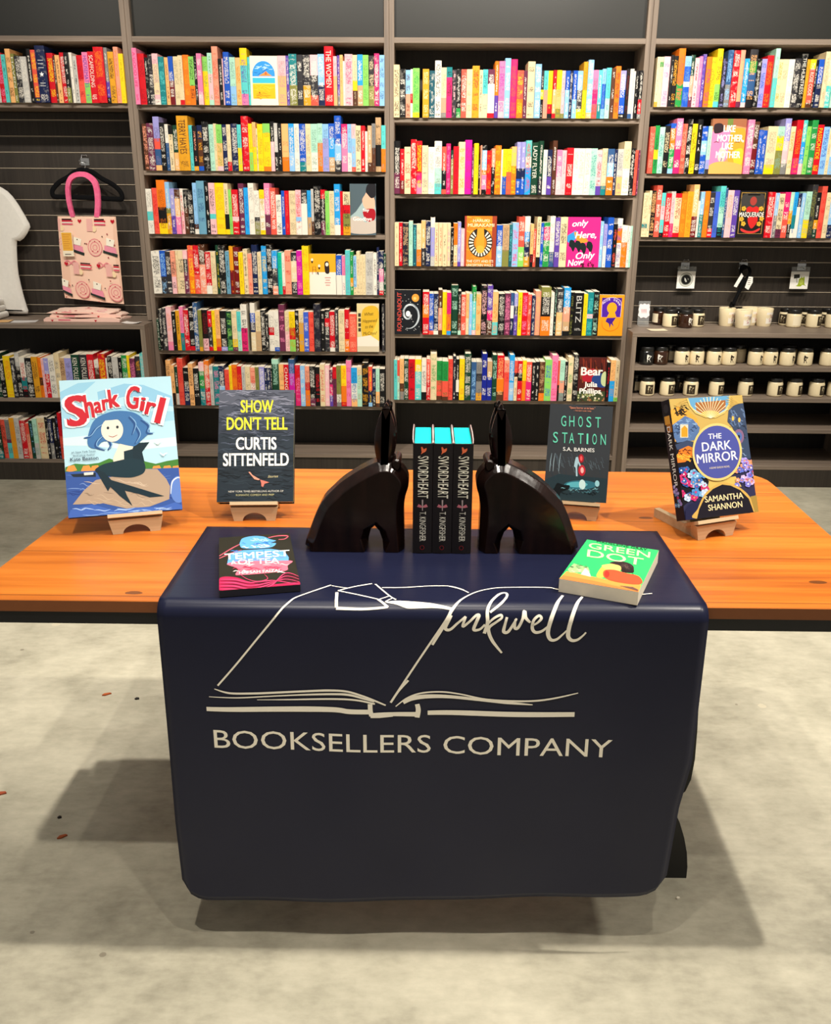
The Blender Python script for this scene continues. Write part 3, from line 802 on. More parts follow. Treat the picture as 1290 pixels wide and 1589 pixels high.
'C3':'''-165,21,207,cr;-144,18,207,r*w;-126,31,205,ch*ta;-95,20,214,mi;-75,20,198,dt*aq;-56,23,200,cr/o6;-33,22,216,pe/dg6*w;-10,23,214,nv*w;13,22,232,w/la2/lg8;34,18,205,cr*r;53,22,205,cr*co;74,20,205,cr*k;94,19,205,cr*p;113,16,184,k*w;128,20,205,o/cr5/pe9;148,16,211,la/pu9*w;164,18,179,lp*w;341,29,198,b/lb5*w;370,33,200,ta/ol6;403,17,202,dt*aq;419,30,210,lb*hp;449,30,238,co/lgn6*w;479,27,240,w/sk3/nv5/go8*w;507,16,205,pe/k7*r;523,14,181,co*w;538,20,238,cr/k8*k;558,15,210,b*w;573,31,212,gr/hp1/gr4*w;604,25,242,w/db7;629,25,235,pu*w;654,36,238,cr*k;853,16,219,lb*w;870,17,205,la/w5;887,29,237,b*w;917,19,207,k*co;935,26,233,w/o2/w5*pu;961,28,200,w/o4;989,12,198,w*k;1001,11,198,mi*g''',
'C4':'''-23,33,214,r/o3/r6*w;10,23,205,b/co9*w;33,24,205,nv/w9*w;57,20,224,br/sa4/br9*w;78,22,214,y*go;100,21,212,hp/o5/sk9;121,37,247,dgn*mi;157,16,219,k/br5/mi9;173,24,202,co*w;197,17,207,pe/cr6;214,15,205,lb*w;229,20,242,gr/aq3/lp9*w;249,25,205,pe*o;274,31,247,k*lp;305,28,247,pu/hp5/br7*w;332,29,216,pe/aq7*o;362,33,207,k*w;395,29,209,mv*p;423,18,212,db/w3/nv6*w;442,19,209,la/nv3/pu5*w;461,20,216,y*k;482,29,214,r*p;511,19,205,co*w;530,19,202,nv*w;550,27,221,sa*pe;577,49,242,ol/k2/o6*w;625,19,216,w;645,13,233,k*mi;658,33,233,dg/pe5*w;691,34,240,sk/sa4/ta7/k9*w;725,22,216,k*ol;747,46,214,k*lg"BLITZ";793,21,209,y;814,30,218,te/lp5/te6*aq;844,27,221,k*mi''',
'C5':'''-170,17,210,aq*te;-153,12,208,co/mi4;-140,22,215,pe/br6/g8;-118,24,215,dgn*w;-94,34,213,r*k;-60,33,213,y/aq3*w;-26,26,203,w/k8*g;0,20,215,co/r5*w;20,33,242,cr*gr;53,29,205,gr/co5/br9;82,31,205,gr/co5/br9;113,24,215,co*r;137,17,230,ch*w;154,16,215,k/w5/k8*w;171,28,217,y*go;198,34,244,dgn*w;233,26,202,db*lb;259,30,202,g/dg3/g5/go8;289,26,244,rb*w;316,26,205,ta/rb4*w;342,25,239,dgn*mi;366,37,237,r/o5/br8*pe;404,27,212,sa/co3*r;431,26,239,sk/lb6*w;457,17,210,co/k3/cr4;475,24,210,r/k3/r5*w;499,21,212,y/o5;519,28,205,co/hp5*w;548,20,202,k*w;568,19,205,k*w;588,28,205,br/o8*ta;616,36,217,lgn*b;651,32,239,p*hp;684,9,212,co/k6;693,26,215,mi/sa5/g8;718,17,207,k*w;736,27,229,cr*gr;763,27,244,k*w;938,16,205,k*r;955,26,217,pe/sk5;981,21,214,cr/lgn9*br''',
'D1':'''1061,15,213,cr/go9*g;1076,15,213,cr/gr1/cr2;1091,31,214,lp*p;1123,14,219,k;1136,23,217,k*go;1159,31,249,o/gr6*co;1190,29,216,lb/b2/w5/b6;1219,19,222,dgn/sa4/mv8*w;1238,20,210,lp*r;1258,15,216,p*lp;1273,16,225,pu*w;1289,25,213,o*hp;1314,26,213,y*o;1340,26,249,y/lgn6/aq9*k;1366,22,207,ch*la;1388,26,243,db/g6*lb;1414,31,241,r*w;1444,23,243,sa/mv9*pe;1467,22,207,sk/lp9*w;1489,37,246,dg/gr2/db4/k8*pe;1526,21,207,k*w;1548,25,207,la*b;1573,30,222,r*o;1603,22,249,mi/aq5;1625,23,205,cr*go;1648,27,206,cr;1675,27,206,w*lg;1702,29,209,dg*w;1731,27,228,k*w"THE HUNTRESS";1758,15,206,go;1773,27,206,y/co2/br9*w"THE ROSE CODE";1800,12,203,k;1812,24,206,b/nv5*w;1836,22,237,cr;1858,29,237,cr/aq6*w;1887,22,212,mi''',
'D2':'''1057,24,209,co*sa;1081,20,214,gr/y5/gr7*dgn;1101,25,207,mi*te;1126,27,212,k*cr;1153,25,224,b/o1/gr5/lb9;1179,30,245,p/hp5*w;1208,24,222,co*sa;1233,23,242,k*w;1255,24,222,y*k;1280,25,242,k*w"ELLA";1305,27,212,b/lb3/b6*w;1332,18,212,mi/la7/dg9;1515,31,241,p*w;1546,27,233,br/dr5/dg9*w;1573,20,197,b*w;1593,22,195,b*w;1614,47,213,cr/y8;1661,34,213,mi/y2/ol5;1695,29,248,la/lp4/g8*w;1724,23,213,cr*go;1748,31,241,r/hp7*o;1778,22,241,aq/sk4/lp8*w;1800,20,213,lgn*gr;1820,29,241,gr*w;1848,31,221,r*y"PASSIONTIDE";1879,29,212,lb*b;1908,16,207,cr;1924,29,200,w/lb6''',
'D3':'''1053,25,206,cr/te7/cr8;1078,13,216,cr*r;1091,23,216,k*pe;1114,26,240,co*w;1140,20,206,aq/lp3/aq6/k9*r;1160,27,204,r*w;1187,21,213,lg/lp2/hp7;1208,31,204,r/cr1/r9;1238,27,204,o*go;1265,28,213,go*o;1293,27,245,pe/dr6*w;1320,11,170,w;1331,20,213,lb/te5*w;1351,24,215,o*go;1375,25,209,dg/r8*w;1400,23,213,bl*db;1423,27,239,aq/mi4/k8*te;1449,10,230,db*w;1459,30,220,lp*ta;1489,27,220,pu*w;1657,33,213,r*w;1690,6,209,lp;1694,16,209,lb/g5*w;1710,28,205,cr/mv8*k;1738,27,213,hp/co5*w;1765,18,213,mi/go4/k7*w;1783,20,213,sk/te5/w8;1803,18,207,nv/w3;1821,18,209,lb*w;1839,28,216,mi/y6;1867,27,248,dg*ol;1893,22,212,k/go6/dgn8*w;1915,25,241,co*r;1941,23,212,cr;1963,28,209,lb/nv7*w''',
}
CREAM = srgb('F6EEDC')
def banner_print():
    m_ = MB()
    lift = 0.0009
    def sheet(pts, faces, z=0.0):
        m_.add([banner_pt(x, s, lift + z) for x, s in pts], faces, CREAM, 'print')
    for i, (pts, wd) in enumerate(LOGO):
        q = smooth_pts(pts, 8) if len(pts) > 2 else pts
        # resample so that the strokes follow the fold
        fine = [q[0]]
        for a, b in zip(q[:-1], q[1:]):
            n = max(1, int(math.hypot(b[0] - a[0], b[1] - a[1]) / 0.004))
            fine += [(a[0] + (b[0] - a[0]) * k / n, a[1] + (b[1] - a[1]) * k / n) for k in range(1, n + 1)]
        n = len(fine)
        L, Q = [], []
        for j, p in enumerate(fine):
            a, b = fine[max(j - 1, 0)], fine[min(j + 1, n - 1)]
            dx, dy = b[0] - a[0], b[1] - a[1]
            d = math.hypot(dx, dy) or 1
            w = (wd[0] if len(wd) == 1 else float(np.interp(j / (n - 1), np.linspace(0, 1, len(wd)), wd))) / 2
            L.append((p[0] - dy / d * w, p[1] + dx / d * w))
            Q.append((p[0] + dy / d * w, p[1] - dx / d * w))
        K = 1 if max(wd) < 0.004 else 4
        P = [[(a[0] + (b[0] - a[0]) * k / K, a[1] + (b[1] - a[1]) * k / K) for a, b in zip(L, Q)] for k in range(K + 1)]
        sheet([p for row_ in P for p in row_], [(k * n + j, k * n + j + 1, (k + 1) * n + j + 1, (k + 1) * n + j) for k in range(K) for j in range(n - 1)], 0.00003 * i)
    for s, (x0, s0), (x1, s1) in (('BOOKSELLERS', (-0.3895, 0.6731), (0.0148, 0.6819)), ('COMPANY', (0.0384, 0.6833), (0.3519, 0.6850))):
        vs, fs, _ = text_geo(s)
        sheet([(x0 + (x1 - x0) * u, s0 + (s1 - s0) * u - 0.0405 * v) for u, v in vs], fs)
    o = m_.build('printed_logo', BN)
    o.matrix_parent_inverse = Matrix.Translation(-BN.location)
    o['label'] = 'cream line drawing of an open book with a pen and cream lettering'
banner_print()
tag(BN, 'navy vinyl banner with cream bookshop emblem hanging over the table front', 'banner')

# ------------------------------------------------------------------ books: shared shapes
CN = {'w': ('white', 'ECE6DA'), 'cr': ('cream', 'E8D5AE'), 'k': ('black', '1B1A1C'), 'dg': ('charcoal', '3C3A3E'), 'g': ('grey', '8C8A88'),
      'lg': ('pale grey', 'C9C6C0'), 'r': ('red', 'D5152A'), 'dr': ('dark red', '7E1A22'), 'co': ('coral', 'EC6250'), 'p': ('pink', 'F08AB2'),
      'hp': ('hot pink', 'E02C78'), 'mg': ('magenta', 'D020A8'), 'lp': ('pale pink', 'F4C2C6'), 'sa': ('salmon', 'F2A58A'), 'o': ('orange', 'F08420'),
      'y': ('yellow', 'F8D61E'), 'go': ('golden', 'E2A62C'), 'ta': ('tan', 'CBA982'), 'pe': ('peach', 'F7BE80'), 'br': ('brown', '623C28'),
      'gr': ('green', '2E9C50'), 'lgn': ('light green', '94D46C'), 'dgn': ('dark green', '1B4A36'), 'te': ('teal', '1F8A8E'), 'dt': ('deep teal', '24606E'),
      'aq': ('aqua', '66CECB'), 'tq': ('turquoise', '22C6A4'), 'mi': ('mint', 'B5E0CB'), 'b': ('blue', '2260C4'), 'lb': ('light blue', '98C6EC'),
      'sk': ('sky blue', '2FA6E6'), 'nv': ('navy', '1F2C56'), 'rb': ('royal blue', '1C2C98'), 'bl': ('mid blue', '4C6CD0'), 'db': ('denim blue', '3C6290'),
      'st': ('steel blue', '74A6BE'), 'pu': ('purple', '6A4CAA'), 'la': ('lavender', 'A6A2DA'), 'mv': ('plum', '763654'), 'ol': ('olive', '8E8E4C'), 'ch': ('dark slate', '2B2A38')}
CV = {k: tint(v[1]) for k, v in CN.items()}

def parse_book(spec):
    title = None
    if '"' in spec:
        spec, title = spec.split('"')[0], spec.split('"')[1]
    ink = None
    if '*' in spec:
        spec, ink = spec.split('*')
    segs = []
    for i, s in enumerate(spec.split('/')):
        code = s.rstrip('0123456789')
        st = s[len(code):]
        segs.append((code, 0.0 if i == 0 else (int(st) / 10 if st else 0.5)))
    return segs, ink, title

def book_shape(m_, w, h, D, hard, segs, ink, title, seed, x0=0.0, y0=0.0, z0=0.0, pages=None):
    """an upright book, spine to the front (-y), standing on z0 with its spine centred on x0"""
    rs = random.Random(seed)
    P = pages or m_
    w -= 0.0004
    x0 -= w / 2
    base = CV[segs[0][0]]
    lum = 0.3 * base[0] + 0.6 * base[1] + 0.1 * base[2]
    ic = CV[ink] if ink else (CV['w'] if lum < 0.13 else tuple(0.52 * c for c in base))
    rnd_d = min(0.0026, w * 0.12) if hard else 0.0010
    us = [0, 0.15, 0.30, 0.70, 0.85, 1.0]
    dep = [rnd_d, rnd_d * 0.35, 0.0, 0.0, rnd_d * 0.35, rnd_d]
    t0, t1 = rs.uniform(0.36, 0.48), rs.uniform(0.86, 0.95)
    a0, a1 = rs.uniform(0.10, 0.14), rs.uniform(0.26, 0.34)
    if title:
        a0, a1 = 0.07, 0.07 + rs.uniform(0.08, 0.12)
    zones = [(a0, a1)] + ([] if title else [(t0, t1)])
    cuts = {0.0, 1.0}
    for z in zones:
        cuts |= set(z)
    for c, s in segs[1:]:
        cuts.add(1 - s)
    if rs.random() < 0.6:
        zones.append((0.035, 0.075))
        cuts |= {0.035, 0.075}
    cuts = sorted(cuts)
    ou, ov = rs.randint(0, 400) * 0.1, rs.randint(0, 400) * 0.1
    amp = rs.choice((0.0, 0.0, 0.25, 0.5))
    for v0, v1 in zip(cuts[:-1], cuts[1:]):
        vm = 1 - (v0 + v1) / 2
        code = [c for c, s in segs if s <= vm + 1e-6][-1]
        col = CV[code]
        inz = any(a - 1e-6 <= v0 and v1 <= b + 1e-6 for a, b in zones)
        for i in range(5):
            xs = (x0 + us[i] * w, x0 + us[i + 1] * w)
            vs = [(xs[0], y0 + dep[i], z0 + v0 * h), (xs[1], y0 + dep[i + 1], z0 + v0 * h), (xs[1], y0 + dep[i + 1], z0 + v1 * h), (xs[0], y0 + dep[i], z0 + v1 * h)]
            uv = [(ou + us[i] * w, ov + v0 * h), (ou + us[i + 1] * w, ov + v0 * h), (ou + us[i + 1] * w, ov + v1 * h), (ou + us[i] * w, ov + v1 * h)]
            m_.add(vs, [(0, 1, 2, 3)], col, 'book', ink=tuple(ic) + (1.0 if inz and 1 <= i <= 3 and (i == 2 or w > 0.022) else 0.0,), uv=uv, smooth=True, amp=amp * 0.5)
    # boards and page block
    bt = 0.0022 if hard else 0.0006
    top = h - (0.003 if hard else 0.0002)
    yb = y0 + D
    yp = yb - (0.003 if hard else 0.0)
    ycap = y0 + rnd_d
    for xa, xb in ((x0, x0 + bt), (x0 + w - bt, x0 + w)):
        m_.add([(x, y, z) for z in (z0, z0 + h) for y in (ycap, yb) for x in (xa, xb)],
               [(0, 2, 3, 1), (4, 5, 7, 6), (2, 6, 7, 3), (0, 4, 6, 2), (1, 3, 7, 5)], base, 'book')
    # spine board behind its printed face
    m_.add([(x0, ycap, z0), (x0 + w, ycap, z0), (x0 + w, ycap + bt, z0), (x0, ycap + bt, z0), (x0, ycap, z0 + h), (x0 + w, ycap, z0 + h), (x0 + w, ycap + bt, z0 + h), (x0, ycap + bt, z0 + h),
            (x0 + 0.5 * w, y0, z0 + h), (x0 + 0.5 * w, y0, z0)],
           [(0, 1, 2, 3), (4, 5, 6, 7), (3, 2, 6, 7), (4, 8, 5), (0, 9, 1)], base, 'book')
    zb = z0 + (0.003 if hard else 0.0)
    P.box(x0 + bt, x0 + w - bt, ycap + bt, yp, zb, z0 + top, mat='paper')
    if title == '#star':
        A = Art(m_, w, h, W=10.0, place=lambda x, y, d: (x0 + x, y0 - d, z0 + y), step=0.0001)
        Hh = h / w * 10
        for yy in (0.25, 0.31, 0.38, 0.65, 0.70):
            A.rect(2.2, yy * Hh, 7.8, yy * Hh + 0.45, 'F0F0F0')
        A.poly([(5 + (2.6 if k % 2 == 0 else 1.1) * math.sin(k * math.pi / 5), 0.5 * Hh - (2.6 if k % 2 == 0 else 1.1) * math.cos(k * math.pi / 5)) for k in range(10)], 'FFFFFF')
    elif title:
        vs, fs, wd = text_geo(title)
        big = title in ('alone', 'ELLA')
        z = y0 - 0.0005
        icol = ic
        if big:
            # letters one above the other
            n = len(title)
            for i, ch in enumerate(title):
                v2, f2, w2 = text_geo(ch)
                zt = z0 + h * (0.90 - i * (0.155 if title == 'alone' else 0.135))
                m_.add([(x0 + w * (0.5 + (u - 0.5) * min(0.62, 0.5 * w2)), z, zt - h * 0.075 * (1 - v)) for u, v in v2], f2, icol, 'print')
        else:
            L = h * (0.62 if len(title) < 12 else 0.68)
            cap = min(w * 0.62, 2.6 * L / wd)
            zt = z0 + h * 0.93
            m_.add([(x0 + w * 0.5 - cap / 2 + v * cap, z, zt - u * L) for u, v in vs], fs, icol, 'print')

# ------------------------------------------------------------------ the shelved books, one row per shelf: x, width, height in mm, colours
ROWY = {k: (YF - 0.014) for k in ROWS}
ROWY['A2'] = ROWY['A3'] = YC + 0.004
SHELF_Z = {}
for key in 'ABCD':
    for i, z in enumerate(SH[key]):
        SHELF_Z['%s%d' % (key, i + 1)] = z
SHELF_Z['A2'], SHELF_Z['A3'] = 0.445, 0.117
PLACE = {'A1': 'on the shelf above the tote bag', 'A2': 'on the shelf under the folded totes', 'A3': 'on the lowest shelf beside the mermaid book'}
for i, wd in enumerate(('top', 'second', 'third', 'fourth', 'fifth', 'lowest')):
    PLACE['B%d' % (i + 1)] = 'on %s shelf, left bookcase' % wd
for i, wd in enumerate(('top', 'second', 'third', 'fourth', 'lowest')):
    PLACE['C%d' % (i + 1)] = 'on %s shelf, right bookcase' % wd
for i, wd in enumerate(('top', 'second', 'third')):
    PLACE['D%d' % (i + 1)] = 'on %s shelf above the candles' % wd
ORD = 'first second third fourth fifth sixth seventh eighth ninth tenth eleventh twelfth thirteenth fourteenth'.split()

books = []
for key, row in ROWS.items():
    rowb = []
    for tok in row.split(';'):
        x, w, h, spec = tok.split(',', 3)
        segs, ink, title = parse_book(spec)
        w, h = int(w) / 1000, int(h) / 1000
        if key[0] == 'A' and key != 'A1':
            z = SHELF_Z[key]
        rowb.append(dict(key=key, x=int(x) / 1000, w=w, h=h, segs=segs, ink=ink, title=title, hard=h >= 0.2255))
    for i, b in enumerate(rowb):
        b['prev'] = rowb[i - 1] if i else None
        b['next'] = rowb[i + 1] if i + 1 < len(rowb) else None
        names = [CN[c][0] for c, s in b['segs']]
        b['colour'] = names[0] if len(names) == 1 else ('%s over %s' % (names[0], names[1]) if len(names) == 2 else '%s, %s and %s' % (names[0], names[1], names[2]))
        b['size'] = 'slim ' if w and b['w'] < 0.017 else ('thick ' if b['w'] > 0.0325 else '')
        b['kind'] = 'hardcover' if b['hard'] else 'paperback'
        b['order'] = len(books) + i
    books += rowb
def first_colour(b):
    return CN[b['segs'][0][0]][0]
def lab_try(b, lvl):
    s = '%s%s %s' % (b['size'], b['colour'], b['kind'])
    if lvl == 0:
        return '%s %s' % (s, PLACE[b['key']])
    if b['prev'] and b['next']:
        t = 'between %s and %s' % (first_colour(b['prev']), first_colour(b['next']))
    elif b['next']:
        t = 'first in its row'
    else:
        t = 'last in its row'
    return '%s %s, %s' % (s, t, PLACE[b['key']])
from collections import Counter, defaultdict
cnt0 = Counter(lab_try(b, 0) for b in books)
cnt1 = Counter(lab_try(b, 1) for b in books)
seen = defaultdict(int)
for b in books:
    l0 = lab_try(b, 0)
    seen[l0] += 1
    b['nth'] = seen[l0]
for b in books:
    l0, l1 = lab_try(b, 0), lab_try(b, 1)
    if cnt0[l0] == 1:
        b['label'] = l0
    elif cnt1[l1] == 1 and len(l1.replace(',', '').split()) <= 16:
        b['label'] = l1
    else:
        b['label'] = '%s from left of the %s%s %ss %s' % (ORD[b['nth'] - 1], b['size'], b['colour'], b['kind'], PLACE[b['key']])
GROUP = {'A1': 'books above the tote bag', 'A2': 'books in the low counter', 'A3': 'books in the low counter'}
paper = sorted([b for b in books if not b['hard']], key=lambda b: -b['w'] * b['h'])
own = {id(b) for b in paper[:300]}
stuff = MB()
for i, b in enumerate(books):
    k = b['key']
    rs = random.Random(1000 + i)
    xc = b['x'] + b['w'] / 2
    # spines that stick out over the shelf edge here and there
    y = ROWY[k] + rs.choice((0, 0, 0.002, 0.004, -0.003, 0.006)) - (0.010 if rs.random() < 0.08 else 0)
    D = (0.152 if b['hard'] else 0.134) + rs.uniform(-0.006, 0.006)
    z = SHELF_Z[k] + 0.0004
    low = k in ('B4', 'B5', 'B6', 'C3', 'C4', 'C5', 'A2', 'A3')
    if b['hard'] or id(b) in own:
        m_ = MB()
        pg = MB() if low else None
        book_shape(m_, b['w'], b['h'], D, b['hard'], b['segs'], b['ink'], b['title'], i, pages=pg)
        o = m_.build('hardcover_book' if b['hard'] else 'paperback_book', loc=(xc, y, z))
        tag(o, b['label'], b['kind'], GROUP.get(k, {'B': 'books in the left bookcase', 'C': 'books in the right bookcase', 'D': 'books above the candles'}.get(k[0])))
        if pg:
            pg.build('page_block', o)
    else:
        book_shape(stuff, b['w'], b['h'], D, b['hard'], b['segs'], b['ink'], b['title'], i, xc, y, z)
o = stuff.build('paperback_books')
tag(o, 'many slimmer paperbacks tucked between the other books on all the shelves', 'paperbacks', kind='stuff')
# ------------------------------------------------------------------ books that show their front
def flat_book(name, w, h, t, art, spine=None, hard=True, edge=None, paper='paper', H=None, back=None):
    """a closed book: front cover in the plane y=0 facing -y, bottom centre at the origin; returns cover with its page block below it"""
    m_ = MB()
    bt = 0.0025 if hard else 0.0006
    ov = 0.003 if hard else 0.0
    e = srgb(edge or '2A2A2C')
    bk = srgb(back) if back else e
    m_.box(-w / 2, w / 2, 0, bt, 0, h, e, 'print')
    m_.box(-w / 2, w / 2, t - bt, t, 0, h, bk, 'print')
    m_.box(-w / 2, -w / 2 + bt, bt, t - bt, 0, h, e, 'print')
    art(Art(m_, w, h, **(H or {})))
    if spine:
        spine(Art(m_, t, h, W=20.0, place=lambda x, y, d: (-w / 2 - d, t - x, y)))
    o = m_.build(name)
    p = MB()
    p.box(-w / 2 + bt, w / 2 - ov, bt, t - bt, ov, h - ov, mat=paper)
    p.build('page_block', o)
    return o

def streaks(A, n, x0, x1, y0, y1, cols, ln, wd, seed, slope=0.0):
    rs = random.Random(seed)
    z0 = A.z
    for _ in range(n):
        y = rs.uniform(y0, y1)
        x = rs.uniform(x0, x1)
        L = rs.uniform(0.4, 1.0) * ln
        k = (y - y0) / (y1 - y0)
        c = cols[min(len(cols) - 1, int(k * len(cols)))]
        if _ % 6 == 0:
            A.z = z0
        A.line([(x, y), (x + L * 0.3, y - wd * rs.uniform(-1, 2)), (x + L * 0.65, y + wd * rs.uniform(-1, 2) + slope * L), (x + L, y + slope * L)], [wd * 0.2, wd, wd, wd * 0.2], c)
    A.z = z0 + 7 * A.step

def art_mermaid(A):
    A.fill('BFE3EF')
    A.poly([(393, 470), (520, 410), (640, 400), (560, 470), (430, 520), (396, 525)], '9FD0E6')
    A.poly([(650, 470), (830, 415), (960, 425), (1150, 500), (1155, 570), (1000, 530), (840, 500), (660, 540)], '9ACBE4')
    A.poly([(398, 560), (600, 545), (800, 560), (1000, 600), (1160, 600), (1168, 660), (980, 680), (700, 700), (405, 720)], 'A8D6E8')
    A.poly([(408, 780), (600, 760), (900, 800), (1180, 770), (1185, 830), (900, 860), (600, 830), (412, 830)], 'D9F0F2')
    A.poly([(425, 1010), (435, 975), (500, 950), (580, 955), (660, 945), (730, 915), (800, 935), (960, 932), (1040, 950), (1110, 932), (1190, 918), (1195, 985), (430, 1012)], '4E8A3C')
    for px in (440, 540, 600, 1010, 1080, 1140):
        A.poly([(px, 1000), (px + 15, 965), (px + 55, 960), (px + 75, 995), (px + 30, 1006)], 'E8A050')
    A.poly([(430, 1006), (1195, 975), (1220, 1255), (455, 1320)], '3F62A8')
    streaks(A, 34, 430, 1090, 1015, 1200, ['5B7DC0', '7E9CD2', '2E4C92'], 150, 6, 3)
    A.poly([(470, 1022), (640, 1010), (640, 1038), (490, 1040)], '22303E')
    A.poly([(560, 1010), (625, 1006), (622, 1024), (562, 1028)], 'E8E4DC')
    A.poly([(485, 1225), (560, 1130), (640, 1060), (760, 1035), (960, 985), (1050, 985), (1110, 1050), (1135, 1100), (1130, 1185), (1000, 1235), (850, 1250), (690, 1215)], 'B9A48E')
    streaks(A, 26, 560, 980, 1050, 1220, ['D2C0AA', '9A8672', 'C8B49C'], 120, 5, 5, 0.12)
    A.ell(1190, 1120, 52, 90, '6C8FD2')
    A.line([(1140, 1150), (1150, 1070), (1190, 1040), (1215, 1060)], [4, 10, 8, 3], 'DCE8F8')
    A.poly([(455, 1320), (470, 1262), (620, 1222), (760, 1262), (900, 1242), (1080, 1235), (1170, 1205), (1220, 1225), (1220, 1260)], '4C72C0')
    streaks(A, 16, 470, 1060, 1240, 1300, ['A9C4EE', '7FA4E0'], 170, 7, 8, -0.05)
    # seated figure with a dark fish tail
    A.poly([(760, 940), (785, 850), (815, 800), (858, 790), (890, 840), (890, 935)], 'EFE6D4', True)
    A.poly([(828, 868), (895, 850), (900, 930), (830, 930)], '123642')
    A.poly([(885, 850), (905, 812), (998, 806), (950, 872), (965, 935), (890, 935)], '10323E')
    A.poly([(770, 935), (870, 915), (950, 928), (972, 975), (955, 1015), (890, 1040), (820, 1042), (740, 1035), (660, 1015), (636, 990), (690, 955)], '143A46', True)
    A.poly([(636, 985), (700, 1010), (745, 1060), (850, 1090), (1098, 1165), (1000, 1174), (930, 1152), (835, 1130), (850, 1165), (886, 1232), (800, 1165), (738, 1105), (722, 1135), (695, 1090)], '12323E')
    A.poly([(600, 720), (640, 650), (720, 610), (800, 597), (890, 608), (950, 645), (985, 700), (1000, 740), (955, 785), (905, 830), (860, 830), (700, 800), (640, 850), (585, 820)], '4A7FB4', True)
    for pts in ([(690, 690), (640, 720), (600, 770), (560, 780)], [(700, 760), (650, 800), (640, 840), (700, 862)], [(720, 790), (740, 830), (720, 860)],
                [(940, 660), (990, 700), (980, 745), (1022, 750)], [(900, 700), (930, 760), (900, 820)], [(860, 640), (900, 690), (880, 760)]):
        A.line(pts, [10, 16, 14, 5], '2E5C94')
        A.line([(x + 9, y - 8) for x, y in pts], [3, 7, 5, 2], '8DB9DE')
    A.ell(750, 725, 74, 80, 'F3EADA')
    A.poly([(690, 660), (740, 625), (830, 640), (832, 720), (800, 660), (740, 660)], '4A7FB4', True)
    A.ell(722, 712, 9, 10, '2C3440', 14)
    A.ell(785, 706, 9, 10, '2C3440', 14)
    A.line([(726, 765), (755, 772), (785, 758)], [3, 5, 3], 'A04848')
    letters = [('S', 520, 692, 205, 120, -8), ('h', 606, 640, 165, 52, -9), ('a', 660, 608, 82, 46, -8), ('r', 712, 592, 82, 40, -8), ('k', 768, 572, 128, 62, -8),
               ('G', 880, 580, 152, 78, 6), ('i', 946, 596, 100, 20, 10), ('r', 996, 622, 92, 54, 14), ('l', 1050, 676, 182, 24, 14)]
    for grow, col in ((11, 'F7FBFB'), (0, 'CE1F34')):
        for ch, cx, by, cap, wdt, rot in letters:
            c_, s_ = math.cos(R(rot)), math.sin(R(rot))
            if ch in ('a', 'r'):
                cap_ = cap * 1.36
            elif ch in ('h', 'k', 'l', 'i'):
                cap_ = cap * 0.97
            else:
                cap_ = cap
            g = grow
            wl = wdt + g
            x0, y0 = cx - c_ * wl / 2, by - s_ * wl / 2 + g * 0.35
            A.text(ch, x0, y0, x0 + c_ * wl, y0 + s_ * wl, cap_ + g * 0.9, col, 0.035 if not grow else 0.07)
    A.text('#1 New York Times', 478, 884, 640, 872, 13, '3A5068')
    A.text('Bestselling Author', 490, 905, 636, 894, 12, '3A5068')
    A.text('Kate Beaton', 470, 936, 658, 922, 24, '33465E', 0.01)
    for cx, cy in ((1055, 808), (1092, 885)):
        A.line([(cx - 25, cy - 8), (cx - 5, cy + 8), (cx, cy + 12), (cx + 8, cy + 2), (cx + 25, cy - 6)], [2, 8, 8, 8, 2], 'FFFFFF')

def art_water(A):
    A.fill('2C3842')
    for y0, y1, c in ((107, 260, '6A6E7C'), (260, 400, '545A68'), (400, 560, '434A58'), (560, 760, '36414C'), (760, 1000, '2B363F')):
        A.rect(100, y0, 915, y1, c)
    streaks(A, 210, 90, 800, 112, 1240, ['9A9CAC', '8A8EA0', '767C8E', '60687A', '4C5866', '404C58', '36444E', '303E48'], 190, 9, 21)
    streaks(A, 160, 90, 800, 112, 1240, ['4C505E', '3E4452', '323A46', '28323C', '222C36', '1E2830', '1A242C', '18222A'], 170, 9, 22)
    A.text('SHOW', 360, 336, 690, 336, 130, 'F2EE4C', 0.03)
    A.text('DON\u2019T TELL', 218, 514, 834, 512, 132, 'F2EE4C', 0.03)
    A.text('CURTIS', 312, 717, 722, 715, 130, 'FBFBF6', 0.03)
    A.text('SITTENFELD', 180, 885, 848, 882, 134, 'FBFBF6', 0.03)
    A.poly([(436, 950), (452, 946), (480, 980), (520, 1004), (556, 1024), (540, 1034), (500, 1024), (462, 980)], 'EDA890')
    A.poly([(556, 1028), (600, 1040), (652, 1056), (602, 1070), (588, 1102), (570, 1096), (568, 1062)], 'E88878')
    A.text('Stories', 636, 1008, 742, 1004, 26, 'E6D9A8', 0.0, 0.35)
    A.text('NEW YORK TIMES BESTSELLING AUTHOR OF', 232, 1160, 796, 1154, 20, 'E6E2D6')
    A.text('ROMANTIC COMEDY AND PREP', 310, 1196, 700, 1192, 20, 'D6D09C')

